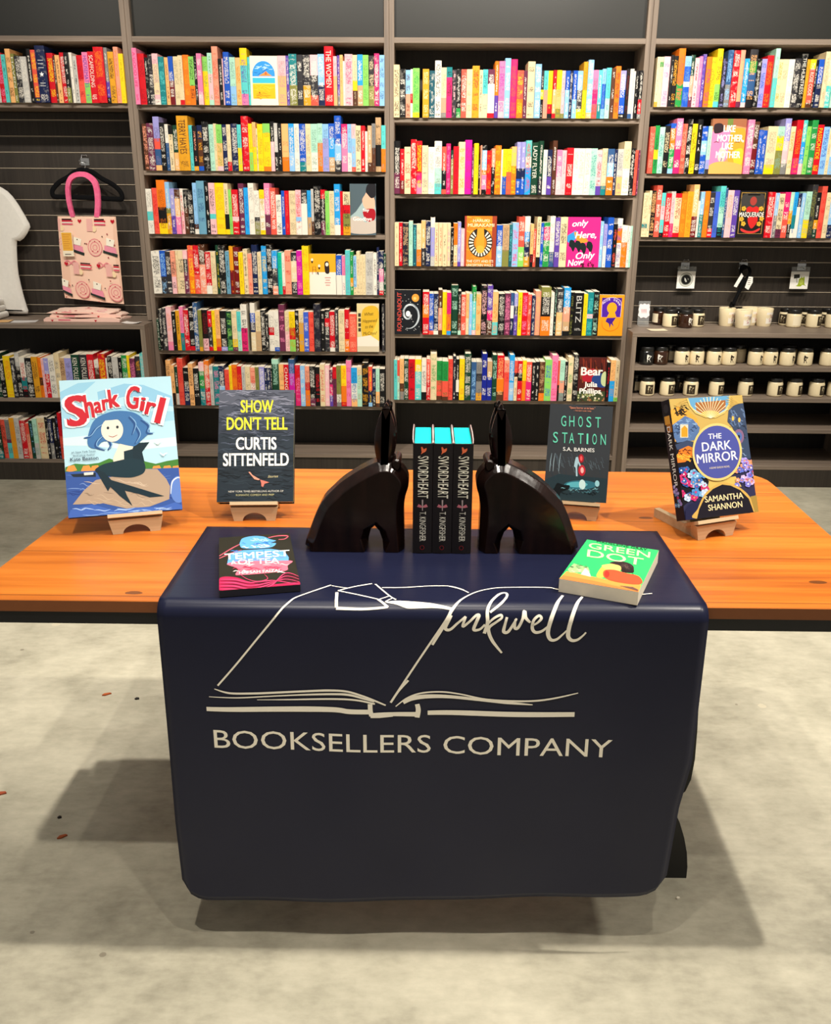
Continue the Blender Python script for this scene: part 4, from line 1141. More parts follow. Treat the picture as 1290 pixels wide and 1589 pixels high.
def art_ghost(A):
    A.fill('45494E')
    A.poly([(130, 1000), (300, 930), (560, 960), (900, 990), (960, 1010), (880, 1300), (90, 1250)], '33464E')
    streaks(A, 40, 180, 880, 690, 960, ['5A6670', '6E7E88', '3A4A56'], 60, 5, 31, 1.2)
    for x in (190, 230, 300):
        A.line([(x, 900), (x + 12, 780), (x + 30, 680)], [4, 9, 3], '9FB4BE')
    A.ell(560, 1065, 200, 56, '3F7F90')
    A.ell(520, 1060, 130, 34, '6CC3D0')
    A.ell(585, 1060, 40, 60, 'D8F4F4')
    A.ell(770, 1050, 28, 38, 'A8DCE4')
    A.ell(580, 745, 34, 52, 'B02C38')
    A.ell(580, 745, 16, 30, 'FF6A6A')
    A.ell(585, 890, 44, 66, 'C83444')
    A.ell(588, 888, 20, 36, 'FFC0BC')
    A.poly([(515, 730), (540, 725), (552, 780), (575, 830), (560, 840), (540, 800), (528, 850), (530, 960), (510, 960), (508, 860), (488, 840), (500, 780)], 'B4D2DE')
    A.poly([(240, 1100), (280, 1040), (350, 1060), (430, 1070), (410, 1110), (320, 1150), (300, 1200), (240, 1190), (170, 1160)], '182024', True)
    streaks(A, 30, 320, 760, 1100, 1180, ['8FC8D2', '5A8C98', '1C282C'], 60, 7, 33)
    tx = [('G', 340, 402), ('H', 440, 504), ('O', 552, 610), ('S', 655, 716), ('T', 766, 836)]
    for ch, a, b in tx:
        A.text(ch, a, 352 + (a - 340) * 0.032, b, 352 + (b - 340) * 0.032, 138, '78DCC0', 0.0)
    for ch, a, b in (('S', 236, 296), ('T', 346, 412), ('A', 434, 498), ('T', 542, 612), ('I', 650, 672), ('O', 722, 778), ('N', 826, 892)):
        A.text(ch, a, 553 + (a - 236) * 0.042, b, 553 + (b - 236) * 0.042, 138, '78DCC0', 0.0)
    A.text('S.A. BARNES', 358, 653, 746, 669, 48, 'F4F4F0', 0.012)
    A.text('\u201cSpace horror at its best.\u201d', 446, 134, 772, 142, 28, 'F0A080', 0.01)
    A.text('\u2014THE NEW YORK TIMES', 494, 166, 720, 173, 17, 'E89A78')

def flowers(A, n, x0, x1, y0, y1, seed, pal, r=26):
    rs = random.Random(seed)
    z0 = A.z
    for _ in range(n):
        A.z = z0 + (_ % 5) * 2.2 * A.step
        x, y, q = rs.uniform(x0, x1), rs.uniform(y0, y1), rs.uniform(0.6, 1.0) * r
        c = rs.choice(pal)
        for k in range(5):
            a = k * 1.2566 + rs.uniform(-0.2, 0.2)
            A.ell(x + q * 0.6 * math.cos(a), y + q * 0.6 * math.sin(a), q * 0.55, q * 0.5, c, 8)
            A.z -= A.step
        A.z += A.step
        A.ell(x, y, q * 0.28, q * 0.28, rs.choice(('F0A060', 'FFFFFF', 'D03A78')), 8)

def art_arches(A):
    A.fill('1E1E2A')
    A.poly([(241, 140), (965, 100), (1010, 420), (940, 700), (900, 950), (640, 960), (470, 640), (300, 500)], 'C9AE66')
    A.poly([(900, 700), (1060, 700), (1100, 1080), (1125, 1250), (1085, 1256), (1000, 1080), (560, 1140), (430, 1330), (400, 1335), (380, 1200)], '3A3A5C')
    A.poly([(640, 930), (900, 900), (960, 1000), (620, 1030)], 'D8BE6C')
    A.poly([(255, 250), (330, 210), (430, 250), (520, 330), (540, 410), (470, 520), (300, 560), (270, 430)], 'E3AA4C')
    streaks(A, 10, 260, 380, 220, 300, ['2A2418'], 90, 14, 41, 0.2)
    A.poly([(262, 395), (400, 305), (480, 340), (545, 420), (520, 540), (320, 570), (285, 520)], '5F7CA8')
    streaks(A, 34, 280, 480, 340, 540, ['8FAED0', '35486C', '6C8CB8'], 60, 9, 42)
    A.rect(350, 390, 430, 520, 'D8D0BC')
    A.poly([(362, 512), (362, 430), (395, 400), (424, 430), (424, 512)], 'F0A030')
    A.poly([(300, 590), (420, 545), (480, 560), (480, 620), (320, 640)], '42506E')
    A.poly([(295, 720), (340, 640), (430, 600), (480, 620), (470, 700), (400, 760), (310, 770)], 'E88430')
    streaks(A, 22, 300, 430, 630, 750, ['3A2018', 'F4B848'], 60, 9, 43)
    A.poly([(830, 250), (900, 190), (975, 180), (1020, 420), (1050, 720), (950, 760), (930, 560), (870, 420), (820, 360)], '43536E')
    streaks(A, 44, 830, 980, 230, 700, ['6C84A8', '2A3448', '8AA0C0'], 50, 9, 44, 0.5)
    A.ell(930, 510, 52, 74, '8A6C8C')
    A.ell(930, 510, 32, 46, '5C78B0')
    A.ell(930, 510, 12, 18, '20283C')
    for ex, ey in ((872, 330), (935, 345)):
        A.ell(ex, ey, 12, 24, 'F0C060', 10)
    A.poly([(412, 131), (850, 106), (842, 200), (790, 280), (700, 325), (600, 322), (500, 280), (440, 210)], 'E2C67C')
    A.poly([(428, 131), (836, 107), (828, 190), (780, 265), (700, 308), (605, 306), (512, 268), (455, 205)], '6FA8CC')
    A.poly([(500, 175), (800, 150), (800, 230), (700, 300), (600, 298), (510, 255)], 'A87040')
    A.ell(648, 285, 90, 32, 'E8B44C')
    for k in range(13):
        a = R(205 + k * 10.8)
        A.line([(650, 330), (650 + 190 * math.cos(a), 330 + 215 * math.sin(a))], [3, 7], 'FBE8C0', False)
    for sx, cx, cy in ((1, 330, 170), (-1, 900, 150)):
        for k in range(6):
            a = R(-60 + k * 22)
            A.line([(cx - 40 * sx, cy + 30), (cx + sx * 95 * math.cos(a), cy - 70 * math.sin(a))], [2, 6], 'D8B868', False)
    flowers(A, 34, 330, 610, 830, 1120, 45, ['5F9CD8', '8FC4EA', '4A78C0', 'C8DCF4', '3A60A8', 'D04080'], 40)
    flowers(A, 30, 905, 1080, 740, 1060, 46, ['8C8CE0', 'B8A8F0', '6C7CD8', 'E0C8F0', 'F0A888'], 34)
    A.poly([(395, 1240), (430, 1180), (560, 1130), (530, 1320), (400, 1340)], '2A2C50')
    A.ell(712, 662, 246, 284, 'E6CB84', 44)
    A.ell(712, 662, 226, 260, '565EA6', 44)
    A.poly([(500, 1320), (520, 1220), (580, 1090), (660, 1010), (760, 962), (850, 975), (950, 1020), (1040, 1110), (1090, 1250)], 'CFAF62', True)
    A.poly([(512, 1330), (534, 1225), (594, 1100), (670, 1026), (762, 982), (845, 992), (940, 1036), (1026, 1122), (1075, 1255)], '23202C')
    A.poly([(1040, 1100), (1105, 1085), (1125, 1250), (1085, 1256)], 'A8904C')
    A.text('THE', 626, 534, 756, 526, 54, 'FFFFFF', 0.008)
    A.text('DARK', 566, 656, 852, 632, 92, 'FFFFFF', 0.008)
    A.text('MIRROR', 516, 776, 916, 734, 94, 'FFFFFF', 0.008)
    A.text('A BONE SEASON NOVEL', 636, 830, 838, 812, 20, 'E6DCC8')
    A.text('SAMANTHA', 592, 1160, 972, 1116, 62, 'F4E6B8', 0.01)
    A.text('SHANNON', 626, 1242, 962, 1202, 62, 'F4E6B8', 0.01)
def spine_arches(A):
    A.fill('20202E')
    H_ = A.h / A.w * 20
    A.ell(10, 0.07 * H_, 7, 0.045 * H_, '0E0E12')
    A.ell(10, 0.07 * H_, 6.2, 0.038 * H_, '3A3A44')
    A.rect(3, 0.13 * H_, 16, 0.2 * H_, 'E0A84C')
    A.rect(6, 0.2 * H_, 18, 0.27 * H_, 'B8782C')
    flowers(A, 14, 3, 17, 0.70 * H_, 0.88 * H_, 47, ['5F9CD8', '8FC4EA', 'B8A8F0', 'D04080'], 3.4)
    A.text('DARK MIRROR', 6.0, 0.22 * H_, 6.0, 0.72 * H_, 8.5, 'FFFFFF', 0.004)

def stand_and_book(name, fit, t, art, spine, book_label, stand_label, corners, edge, hard=True, back=None, stand_w=0.112, dx=0.0, paper='paper'):
    x, y, yaw, lean, roll, w, h = fit
    b = flat_book(name, w, h, t, art, spine, hard, edge, paper, dict(corners=corners), back)
    mtx = Matrix.Translation((x, y, 0.801 + abs(math.sin(roll)) * w / 2)) @ Matrix.Rotation(yaw, 4, 'Z') @ Matrix.Rotation(-lean, 4, 'X') @ Matrix.Rotation(-roll, 4, 'Y')
    b.matrix_world = mtx
    tag(b, book_label, 'book', 'books on wooden stands')
    r = empty('book_stand', (x, y, 0.7602))
    r.rotation_euler = (0, 0, yaw)
    hw = stand_w / 2
    # front block with an arched cut-out under the ledge
    m_ = MB()
    prof = [(-hw + 0.007, 0), (-hw * 0.52, 0)]
    prof += [(hw * 0.50 * -math.cos(math.pi * k / 12), 0.019 * math.sin(math.pi * k / 12)) for k in range(0, 13)]
    prof += [(hw * 0.52, 0), (hw - 0.007, 0), (hw, 0.032), (-hw, 0.032)]
    m_.prism(prof, -0.010, 0.012, mat='pale_wood', axis='y')
    m_.box(-hw + 0.010, -hw * 0.56, 0.012, 0.15, 0.0, 0.020, mat='pale_wood')
    m_.box(hw * 0.56, hw - 0.010, 0.012, 0.15, 0.0, 0.020, mat='pale_wood')
    o = m_.build('base', r)
    o.location.x = dx
    m_ = MB()
    L = lean
    ca, sa = math.cos(L), math.sin(L)
    def q(v, u):
        return (u * ca + v * sa, 0.0405 + v * ca - u * sa)
    led = [q(-0.008, -0.012), q(-0.008, t + 0.016), q(-0.0005, t + 0.016), q(-0.0005, -0.012)]
    m_.prism([(a, c) for a, c in led], -hw, hw, mat='pale_wood', axis='x')
    o = m_.build('ledge', r)
    o.location.x = dx
    m_ = MB()
    sl = [q(-0.0005, t + 0.003), q(-0.0005, t + 0.016), q(0.16, t + 0.016), q(0.17, t + 0.010), q(0.17, t + 0.003)]
    m_.prism(sl, -hw * 0.75, hw * 0.75, mat='pale_wood', axis='x')
    o = m_.build('back_rest', r)
    o.location.x = dx
    tag(r, stand_label, 'book stand', 'small wooden book stands')
stand_and_book('picture_book', (-0.638, 1.812, 0.300, 0.519, -0.007, 0.233, 0.302), 0.012, art_mermaid, None,
               'large pale blue picture book with a seated mermaid cover on a wooden stand', 'pale wooden stand holding the mermaid picture book',
               [(393, 393), (1140, 367), (1217, 1250), (455, 1315)], '2C4A86', True, None, 0.112, 0.018)
stand_and_book('hardcover_book', (-0.378, 1.898, 0.060, 0.505, -0.004, 0.169, 0.258), 0.026, art_water, None,
               'hardcover with dark rippled water cover and yellow and white title on a stand', 'pale wooden stand holding the dark water cover book',
               [(140, 107), (907, 107), (898, 1255), (112, 1258)], 'DCCB46', True, '232A30', 0.105, -0.002)
stand_and_book('paperback_book', (0.335, 1.927, -0.200, 0.330, 0.004, 0.139, 0.2155), 0.026, art_ghost, None,
               'dark grey paperback with mint green title on a stand beside the hare', 'pale wooden stand holding the dark grey paperback with mint title',
               [(212, 75), (1003, 100), (875, 1285), (110, 1225)], '33373B', False, None, 0.105, 0.004)
stand_and_book('hardcover_book', (0.635, 1.829, 0.395, 0.410, -0.028, 0.192, 0.258), 0.028, art_arches, spine_arches,
               'ornate gold and navy fantasy hardcover with a blue round title on a stand', 'pale wooden stand holding the ornate gold and navy hardcover',
               [(241, 140), (965, 100), (1125, 1250), (400, 1335)], '23222E', True, None, 0.105, -0.020)

# two paperbacks lying on the banner
def art_tempest(A):
    A.fill('343228')
    for pts in ([(150, 470), (300, 380), (420, 320)], [(150, 500), (290, 440), (420, 400)], [(740, 255), (860, 235), (970, 240), (930, 275), (860, 280)]):
        A.line(pts, [10, 14, 6], 'D06878')
    A.poly([(405, 300), (440, 255), (560, 232), (680, 240), (760, 275), (830, 295), (760, 320), (830, 325), (780, 370), (640, 385), (440, 380), (400, 340)], '6FB2EA', True)
    streaks(A, 26, 420, 700, 260, 370, ['B8DCF8', '4A8AD0', 'E8E0F0'], 110, 9, 51)
    A.poly([(270, 445), (440, 405), (600, 400), (760, 392), (920, 420), (975, 500), (970, 550), (240, 580)], '70AEE6')
    streaks(A, 24, 280, 860, 410, 540, ['4A8AD0', 'A8D0F4', '8890D8'], 120, 10, 52)
    A.poly([(240, 575), (400, 540), (820, 540), (1015, 545), (960, 600), (940, 660), (700, 690), (400, 710), (340, 700), (370, 630)], 'E87C90', True)
    streaks(A, 30, 280, 880, 560, 690, ['F8C8CC', 'C83C60', 'F8E8E4'], 120, 9, 53)
    A.poly([(150, 745), (330, 735), (500, 790), (700, 830), (1095, 800), (1098, 835), (700, 860), (400, 890), (142, 895)], 'C02C5C', True)
    for k in range(7):
        y = 760 + k * 20
        A.line([(150, y), (330, y + 5), (520, y + 40), (760, y + 20 - k * 10), (930, 800 - k * 18), (1090, 830 - k * 16)], [4, 14, 8, 14, 8, 4], '6A1634' if k % 2 else 'E0507C')
    A.line([(680, 700), (720, 760), (600, 790), (480, 760), (390, 700)], [3, 10, 10, 8, 3], 'C84C70')
    A.text('TEMPEST', 218, 522, 985, 486, 78, 'FBFBFA', 0.012)
    A.text('A', 290, 580, 350, 576, 48, 'F8F4F4', 0.01)
    A.text('OF TEA', 375, 586, 860, 568, 66, 'FBFBFA', 0.012)
    A.text('HAFSAH FAIZAL', 385, 700, 884, 676, 34, 'FBEFE8', 0.012)

def art_greendot(A):
    A.fill('3FD277')
    A.poly([(118, 525), (200, 448), (480, 500), (700, 540), (990, 575), (962, 650)], 'F0A054')
    A.poly([(118, 525), (160, 490), (480, 540), (960, 640), (955, 655)], 'F48A4C')
    A.poly([(210, 430), (280, 368), (330, 385), (430, 405), (450, 450), (380, 462), (235, 462)], 'A9C68E')
    streaks(A, 20, 220, 400, 375, 455, ['5A7A58', 'DCE8B8'], 50, 5, 61)
    A.poly([(350, 480), (400, 415), (440, 450), (462, 505)], 'E8E6C8')
    A.poly([(520, 500), (545, 440), (590, 395), (620, 440), (600, 505)], 'F2CB5C', True)
    A.poly([(580, 385), (680, 368), (750, 350), (790, 420), (740, 440), (640, 432), (590, 410)], 'F4CC78', True)
    A.poly([(660, 362), (740, 345), (840, 355), (900, 385), (912, 420), (902, 458), (790, 448), (770, 392)], '38282C', True)
    streaks(A, 26, 770, 880, 370, 450, ['6A5450', '241A1E'], 40, 5, 62, 0.5)
    A.poly([(600, 440), (700, 430), (820, 460), (960, 490), (1000, 560), (900, 572), (700, 545), (600, 505)], 'E8603C', True)
    A.ell(630, 475, 26, 34, 'C83C30')
    A.poly([(760, 590), (900, 600), (962, 628), (955, 640)], '7A5A50')
    A.text('MADELEINE GRAY', 524, 158, 1044, 240, 22, '12402A', 0.01)
    A.text('GREEN', 436, 214, 1072, 308, 58, 'E9F6B8', 0.004)
    A.text('DOT', 418, 300, 1000, 388, 76, 'E9F6B8', 0.004)

def lying_book(name, corners3, ztop, t, art, corners, edge, label, paper='paper'):
    """corners3: the four cover corners on the table (top-left, top-right, bottom-right, bottom-left)"""
    P = [Vector((x, y, 0)) for x, y in corners3]
    bc = (P[2] + P[3]) / 2
    tc = (P[0] + P[1]) / 2
    up = (tc - bc)
    h = up.length
    w = ((P[1] - P[0]).length + (P[2] - P[3]).length) / 2
    b = flat_book(name, w, h, t, art, None, False, edge, paper, dict(corners=corners))
    u = up.normalized()
    r = Vector((u.y, -u.x, 0))
    m = Matrix((r, Vector((0, 0, -1)), u)).transposed().to_4x4()   # local x -> right, y -> down, z -> along the cover
    m.translation = Vector((bc.x, bc.y, ztop))
    b.matrix_world = m
    tag(b, label, 'paperback', 'paperbacks lying on the banner')
M['shade_edges'] = plain('shaded_page_edges', (34, 32, 40), 0.7, 0.2)  # page edges coloured dark to stand for the shadow under the cover
lying_book('paperback_book', [(-0.427, 1.747), (-0.282, 1.760), (-0.226, 1.504), (-0.367, 1.476)], 0.7770, 0.0125, art_tempest,
           [(150, 245), (990, 205), (1100, 830), (140, 900)], '2C2A24', 'black paperback with blue and pink figure cover lying on the navy banner', 'shade_edges')
lying_book('paperback_book', [(0.329, 1.714), (0.461, 1.665), (0.379, 1.463), (0.244, 1.517)], 0.7895, 0.026, art_greendot,
           [(421, 128), (1166, 232), (962, 648), (118, 525)], 'E8DCC0', 'thick green paperback lying on the navy banner')

# three matching hardcovers between the hares
def sword_book(x, lab):
    w, h, D = 0.0385, 0.228, 0.150
    m_ = MB()
    blk = srgb('1D191B')
    n = 10
    prof = [(-w / 2 + w * k / n, -0.0016 * math.sin(math.pi * k / n)) for k in range(n + 1)]
    prof2 = prof + [(w / 2, 0.004), (-w / 2, 0.004)]
    m_.prism(prof2, 0, h, blk, 'print', 'z')
    m_.box(-w / 2, -w / 2 + 0.003, 0.004, D, 0, h, blk)
    m_.box(w / 2 - 0.003, w / 2, 0.004, D, 0, h, blk)
    # folded jacket edges above the boards
    for s in (-1, 1):
        pts = [(s * (w / 2 - 0.001), 0.004, h), (s * (w / 2 + 0.0006), 0.03, h + 0.0008), (s * (w / 2 + 0.0012), 0.09, h + 0.0012), (s * (w / 2 + 0.0004), D, h + 0.0008)]
        m_.tube(pts, 0.0012, 6, srgb('D9B8B4'), 'print')
    A = Art(m_, w, h, W=100.0, place=lambda a, b, d: (a - w / 2, -0.0016 * math.sin(math.pi * max(0, min(1, a / w))) - d, b), base=0.0005)
    HH = h / w * 100
    Y = lambda k: k * HH
    A.poly([(40, Y(.028)), (46, Y(.024)), (54, Y(.046)), (68, Y(.034)), (68, Y(.052)), (62, Y(.068)), (50, Y(.078)), (40, Y(.092)), (44, Y(.070))], 'F08058')
    A.text('SWORDHEART', 26, Y(.107), 26, Y(.486), 56, 'E8E4D4', 0.004)
    A.poly([(46, Y(.50)), (54, Y(.50)), (52, Y(.60)), (48, Y(.60))], 'B8A8A8')
    A.poly([(22, Y(.565)), (30, Y(.54)), (42, Y(.55)), (50, Y(.562)), (58, Y(.55)), (70, Y(.54)), (78, Y(.565)), (62, Y(.572)), (38, Y(.572))], 'C87C88')
    A.text('T. KINGFISHER', 36, Y(.610), 36, Y(.885), 34, 'DCD8CC', 0.004)
    A.ell(50, Y(.945), 12, Y(.022), '7A2C30')
    A.ell(50, Y(.945), 8, Y(.015), '1D191B')
    o = m_.build('hardcover_book', loc=(x, 1.699, 0.7640))
    p = MB()
    p.box(-w / 2 + 0.003, w / 2 - 0.003, 0.004, D - 0.004, 0.003, h - 0.004, mat='cyan')
    pb = p.build('page_block', o)
    pb['label'] = 'bright turquoise page edges'
    tag(o, lab, 'hardcover', 'matching hardcovers between the hares')
M['cyan'] = plain('turquoise_edges', (20, 225, 215), 0.7, 0.2)
for x, l in ((-0.0055, 'black hardcover with turquoise page edges, the one touching the left hare'), (0.0340, 'black hardcover with turquoise page edges, middle one of three between the hares'),
             (0.0735, 'black hardcover with turquoise page edges, the one next to the right hare')):
    sword_book(x, l)

# hare bookends
def inflate(m_, pts, levels, mat, col=(1, 1, 1), yc=0.0, flat=False, facets=False):
    """a closed outline in x,z swollen in y: levels = (inset, half depth)"""
    n = len(pts)
    area2 = sum(pts[i][0] * pts[(i + 1) % n][1] - pts[(i + 1) % n][0] * pts[i][1] for i in range(n))
    sg = 1 if area2 > 0 else -1
    nr = []
    for i in range(n):
        a, b = pts[i - 1], pts[(i + 1) % n]
        dx, dy = b[0] - a[0], b[1] - a[1]
        d = math.hypot(dx, dy) or 1
        nr.append((-dy / d * sg, dx / d * sg))
    nr = [(a, 0.0) if p[1] < 1e-4 else (a, b) for (a, b), p in zip(nr, pts)] if flat else nr
    rings = []
    for ins, hd in levels:
        rings.append([(p[0] + q[0] * ins, p[1] + q[1] * ins, hd) for p, q in zip(pts, nr)])
    for side in (-1, 1):
        vs = [(x, yc + side * hd, z) for ring in rings for x, z, hd in ring]
        fs = [(j * n + i, j * n + (i + 1) % n, (j + 1) * n + (i + 1) % n, (j + 1) * n + i) for j in range(len(rings) - 1) for i in range(n)]
        m_.add(vs, fs, col, mat, smooth=not facets)
        m_.add(vs[-n:], [tuple(range(n))], col, mat, smooth=False)
    vs = [(x, yc - hd, z) for x, z, hd in rings[0]] + [(x, yc + hd, z) for x, z, hd in rings[0]]
    m_.add(vs, [(i, (i + 1) % n, n + (i + 1) % n, n + i) for i in range(n)], col, mat, smooth=True)

def hare(mirror, label):
    KX, KZ = 0.0001900, 0.000203
    def P(x, y):
        X, Z = (x - 600) * KX, (1522 - y) * KZ
        return (-X if mirror else X, Z)
    body = [(50, 1490), (68, 1420), (120, 1290), (170, 1170), (250, 1020), (350, 920), (450, 830), (560, 755), (690, 680), (810, 625), (900, 605), (1000, 615), (1080, 665), (1140, 735), (1163, 800), (1158, 870),
            (1130, 960), (1114, 1080), (1116, 1250), (1120, 1522), (890, 1522), (884, 1430), (852, 1335), (800, 1278), (762, 1312), (736, 1400), (722, 1522), (400, 1522), (120, 1522)]
    r = empty('hare_bookend', ((0.034 + 0.1745) if mirror else (0.034 - 0.1745), 1.742, 0.7640))
    m_ = MB()
    pts = [P(*p) for p in smooth_pts(body[:19], 3)[:-1] + body[18:]]
    inflate(m_, pts, [(0.0, 0.020), (0.002, 0.024), (0.015, 0.041), (0.017, 0.042)], 'rabbit', flat=True, facets=True)
    m_.build('body', r)
    ear = [(935, 30), (978, 125), (1012, 240), (1026, 360), (1012, 500), (975, 640), (905, 760), (862, 690), (826, 580), (805, 440), (815, 310), (850, 190), (895, 95)]
    for yc, sc, ox in ((-0.016, 1.0, 0), (0.016, 1.0, 10)):
        m_ = MB()
        pts = [P(x + ox, y) for x, y in smooth_pts(ear, 3, True)]
        inflate(m_, pts, [(0.0, 0.004), (0.004, 0.009), (0.013, 0.013)], 'rabbit', yc=yc)
        m_.build('ear', r)
    m_ = MB()
    pts = [P(x, y) for x, y in smooth_pts([(985, 640), (995, 590), (1040, 572), (1082, 600), (1080, 660), (1040, 690)], 3, True)]
    inflate(m_, pts, [(0.0, 0.030), (0.003, 0.034)], 'rabbit')
    m_.build('brow', r)
    tag(r, label, 'bookend', 'hare bookends')
hare(False, 'dark polished wood hare bookend leaning its nose on the books from the left side')
hare(True, 'dark polished wood hare bookend on the right, in front of the dark grey paperback')

# ------------------------------------------------------------------ face-out books on the shelves
def face_out(key, x0, x1, h, t, art, edge, label, hard=True, lean=0.04, y=None, cat=None, spine=None):
    w = x1 - x0
    b = flat_book('hardcover_book' if hard else 'paperback_book', w, h, t, art, spine, hard, edge)
    b.location = ((x0 + x1) / 2, (y or YF - 0.010), SHELF_Z[key] + 0.0006)
    b.rotation_euler = (-lean, 0, 0)
    tag(b, label, 'hardcover' if hard else 'paperback', 'books shown face out on the shelves')

def a_beach(A):
    A.fill('F4ECD8')
    A.rect(8, 50, 90, 142, 'F2C21E')
    A.ell(49, 62, 41, 45, '3AA0E6', 30, 180, 360)
    A.rect(8, 62, 90, 68, '3AA0E6')
    streaks(A, 18, 12, 70, 30, 60, ['BFE2F6', '1F70C8'], 26, 2.2, 71, -0.15)
    A.poly([(30, 66), (46, 58), (58, 50), (66, 58), (80, 66)], 'E8A050')
    A.poly([(52, 62), (57, 50), (62, 62)], 'E86840')
    A.rect(8, 68, 90, 72, 'FBFBF4')
    A.rect(8, 72, 90, 92, '48C4DC')
    A.rect(8, 90, 90, 94, 'F4E078')
    streaks(A, 26, 10, 70, 98, 140, ['F8D840', 'D89A20'], 24, 2, 72)
    A.ell(32, 122, 3, 3, 'B05028', 10)
face_out('B1', -0.846, -0.716, 0.213, 0.022, a_beach, 'E8DCC0', 'cream paperback with an arched beach picture face out on the top shelf', False)
def a_goodbye(A):
    A.fill('5C6C74')
    A.poly([(0, 178), (0, 120), (24, 100), (46, 70), (60, 40), (70, 30), (92, 44), (100, 90), (100, 178)], 'A9BDBE')
    A.poly([(58, 40), (66, 30), (82, 36), (96, 60), (92, 92), (60, 90), (48, 60)], 'E9B9A0', True)
    A.poly([(70, 2), (98, 0), (100, 40), (84, 52), (70, 40), (62, 26)], '25242A', True)
    A.poly([(52, 96), (94, 92), (96, 128), (70, 138), (56, 124)], 'B02030', True)
    A.poly([(0, 178), (0, 130), (30, 118), (60, 140), (100, 134), (100, 178)], 'CBBFB4', True)
    A.text('Say', 50, 100, 74, 100, 11, 'FBF6F0', 0.02)
    A.text('Goodbye', 12, 134, 84, 134, 14, 'FBF6F0', 0.02)
face_out('B3', -0.386, -0.258, 0.240, 0.030, a_goodbye, '4A565C', 'grey hardcover with a hatted woman face out at the third shelf end')
def a_line(A):
    A.fill('F3EADC')
    A.rect(0, 0, 100, 66, 'F0B42C')
    for x, y in ((12, 26), (38, 48)):
        A.ell(x, y - 4, 4.5, 6, 'F8E8D0', 14)
        A.poly([(x - 4, y), (x + 4, y), (x + 2, y + 8), (x - 2, y + 8)], '3A2A24')
    A.poly([(58, 34), (66, 26), (74, 32), (76, 64), (70, 72), (60, 66)], '3A2C2C', True)
    A.ell(67, 38, 6, 7, 'F6EEDC', 14)
    A.line([(12, 74), (14, 46), (24, 46), (27, 74)], 2, 'A0582C', False)
    A.line([(14, 58), (25, 58)], 1.6, 'A0582C', False)
    A.poly([(30, 66), (34, 64), (36, 76), (31, 74)], '201C20')
    for k in range(4):
        A.rect(58 + k % 2 * 3, 84 + k * 9, 80 - k % 2 * 3, 88 + k * 9, 'D9A8A0')
face_out('B4', -0.597, -0.462, 0.199, 0.022, a_line, 'F0D9A0', 'yellow and white paperback with small figures face out on the fourth shelf', False)
def a_script(A):
    A.fill('D9CDB4')
    A.poly([(0, 0), (100, 8), (100, 190), (0, 190)], 'E4D3A2')
    A.poly([(26, 28), (96, 20), (100, 150), (60, 140), (24, 150)], 'E2B93C', True)
    A.poly([(60, 150), (100, 60), (100, 170)], 'F2D060')
    for k in range(4):
        A.rect(6, 42 + k * 22, 18, 58 + k * 22, '4A4238')
    A.poly([(0, 150), (60, 140), (100, 166), (100, 190), (0, 190)], 'EFE6D6')
    for s, x0, x1, y in (('What', 36, 76, 54), ('Happened', 26, 92, 84), ('to the', 38, 74, 110), ('McCrays?', 28, 92, 140)):
        A.text(s, x0, y, x1, y - 4, 15, '3A2C20', 0.0, 0.3)
face_out('B5', -0.360, -0.247, 0.243, 0.026, a_script, 'C8BC9C', 'yellow and cream hardcover with black script title face out on the fifth shelf')
def a_ring(A):
    A.fill('D98A2C')
    streaks(A, 60, 0, 80, 4, 150, ['F0B040', 'B85C20', 'E8A038'], 40, 3, 81)
    A.rect(0, 0, 6, 160, 'B04A3C')
    A.rect(86, 0, 100, 160, 'A84A30')
    A.ell(50, 80, 38, 44, '2A2620', 40)
    for k in range(22):
        a = R(k * 360 / 22)
        if k in (15, 16, 17, 18):
            continue
        A.poly([(50 + r_ * math.cos(a + d_), 80 + 1.15 * r_ * math.sin(a + d_)) for r_, d_ in ((22, -0.07), (36, -0.08), (36, 0.08), (22, 0.07))], 'EDE6D4')
    A.ell(50, 80, 20, 23, 'D98A2C', 30)
    A.poly([(40, 36), (60, 36), (64, 96), (50, 88), (36, 96)], 'E8A438')
    A.ell(50, 100, 13, 12, 'F0B448', 16)
    A.text('HARUKI', 26, 18, 76, 18, 9, 'FBE7C0', 0.015)
    A.text('MURAKAMI', 10, 32, 92, 32, 10, 'FBE7C0', 0.015)
    A.text('THE CITY AND ITS', 8, 140, 92, 140, 8, 'FBEBD0', 0.015)
    A.text('UNCERTAIN WALLS', 8, 152, 92, 152, 8, 'FBEBD0', 0.015)
face_out('C3', 0.182, 0.340, 0.240, 0.032, a_ring, '8C5426', 'orange hardcover with a black and white feathered ring face out on third shelf')
def a_pink(A):
    A.fill('E8308C')
    A.poly([(0, 56), (14, 46), (26, 40), (28, 60), (16, 72), (2, 74)], '3C9CD8', True)
    A.poly([(20, 44), (40, 52), (62, 66), (60, 74), (34, 74)], 'E89A3C', True)
    for x, y in ((16, 84), (34, 86), (50, 92), (70, 88)):
        A.poly([(x - 7, y - 16), (x + 5, y - 14), (x + 10, y), (x + 4, y + 18), (x - 4, y + 6), (x - 10, y)], '1C2A2C', True)
    A.text('only', 14, 28, 62, 24, 18, 'FFFFFF', 0.02, 0.25)
    A.text('Here,', 24, 62, 88, 60, 20, 'FFFFFF', 0.02, 0.25)
    A.text('Only', 30, 124, 88, 120, 20, 'FFFFFF', 0.02, 0.25)
    A.text('Now', 6, 146, 56, 140, 20, 'FFFFFF', 0.02, 0.25)
    streaks(A, 12, 36, 86, 138, 148, ['6C1844'], 6, 4, 83, -0.6)
face_out('C3', 0.692, 0.853, 0.238, 0.028, a_pink, 'C42878', 'hot pink hardcover with white brush script and birds face out on third shelf')
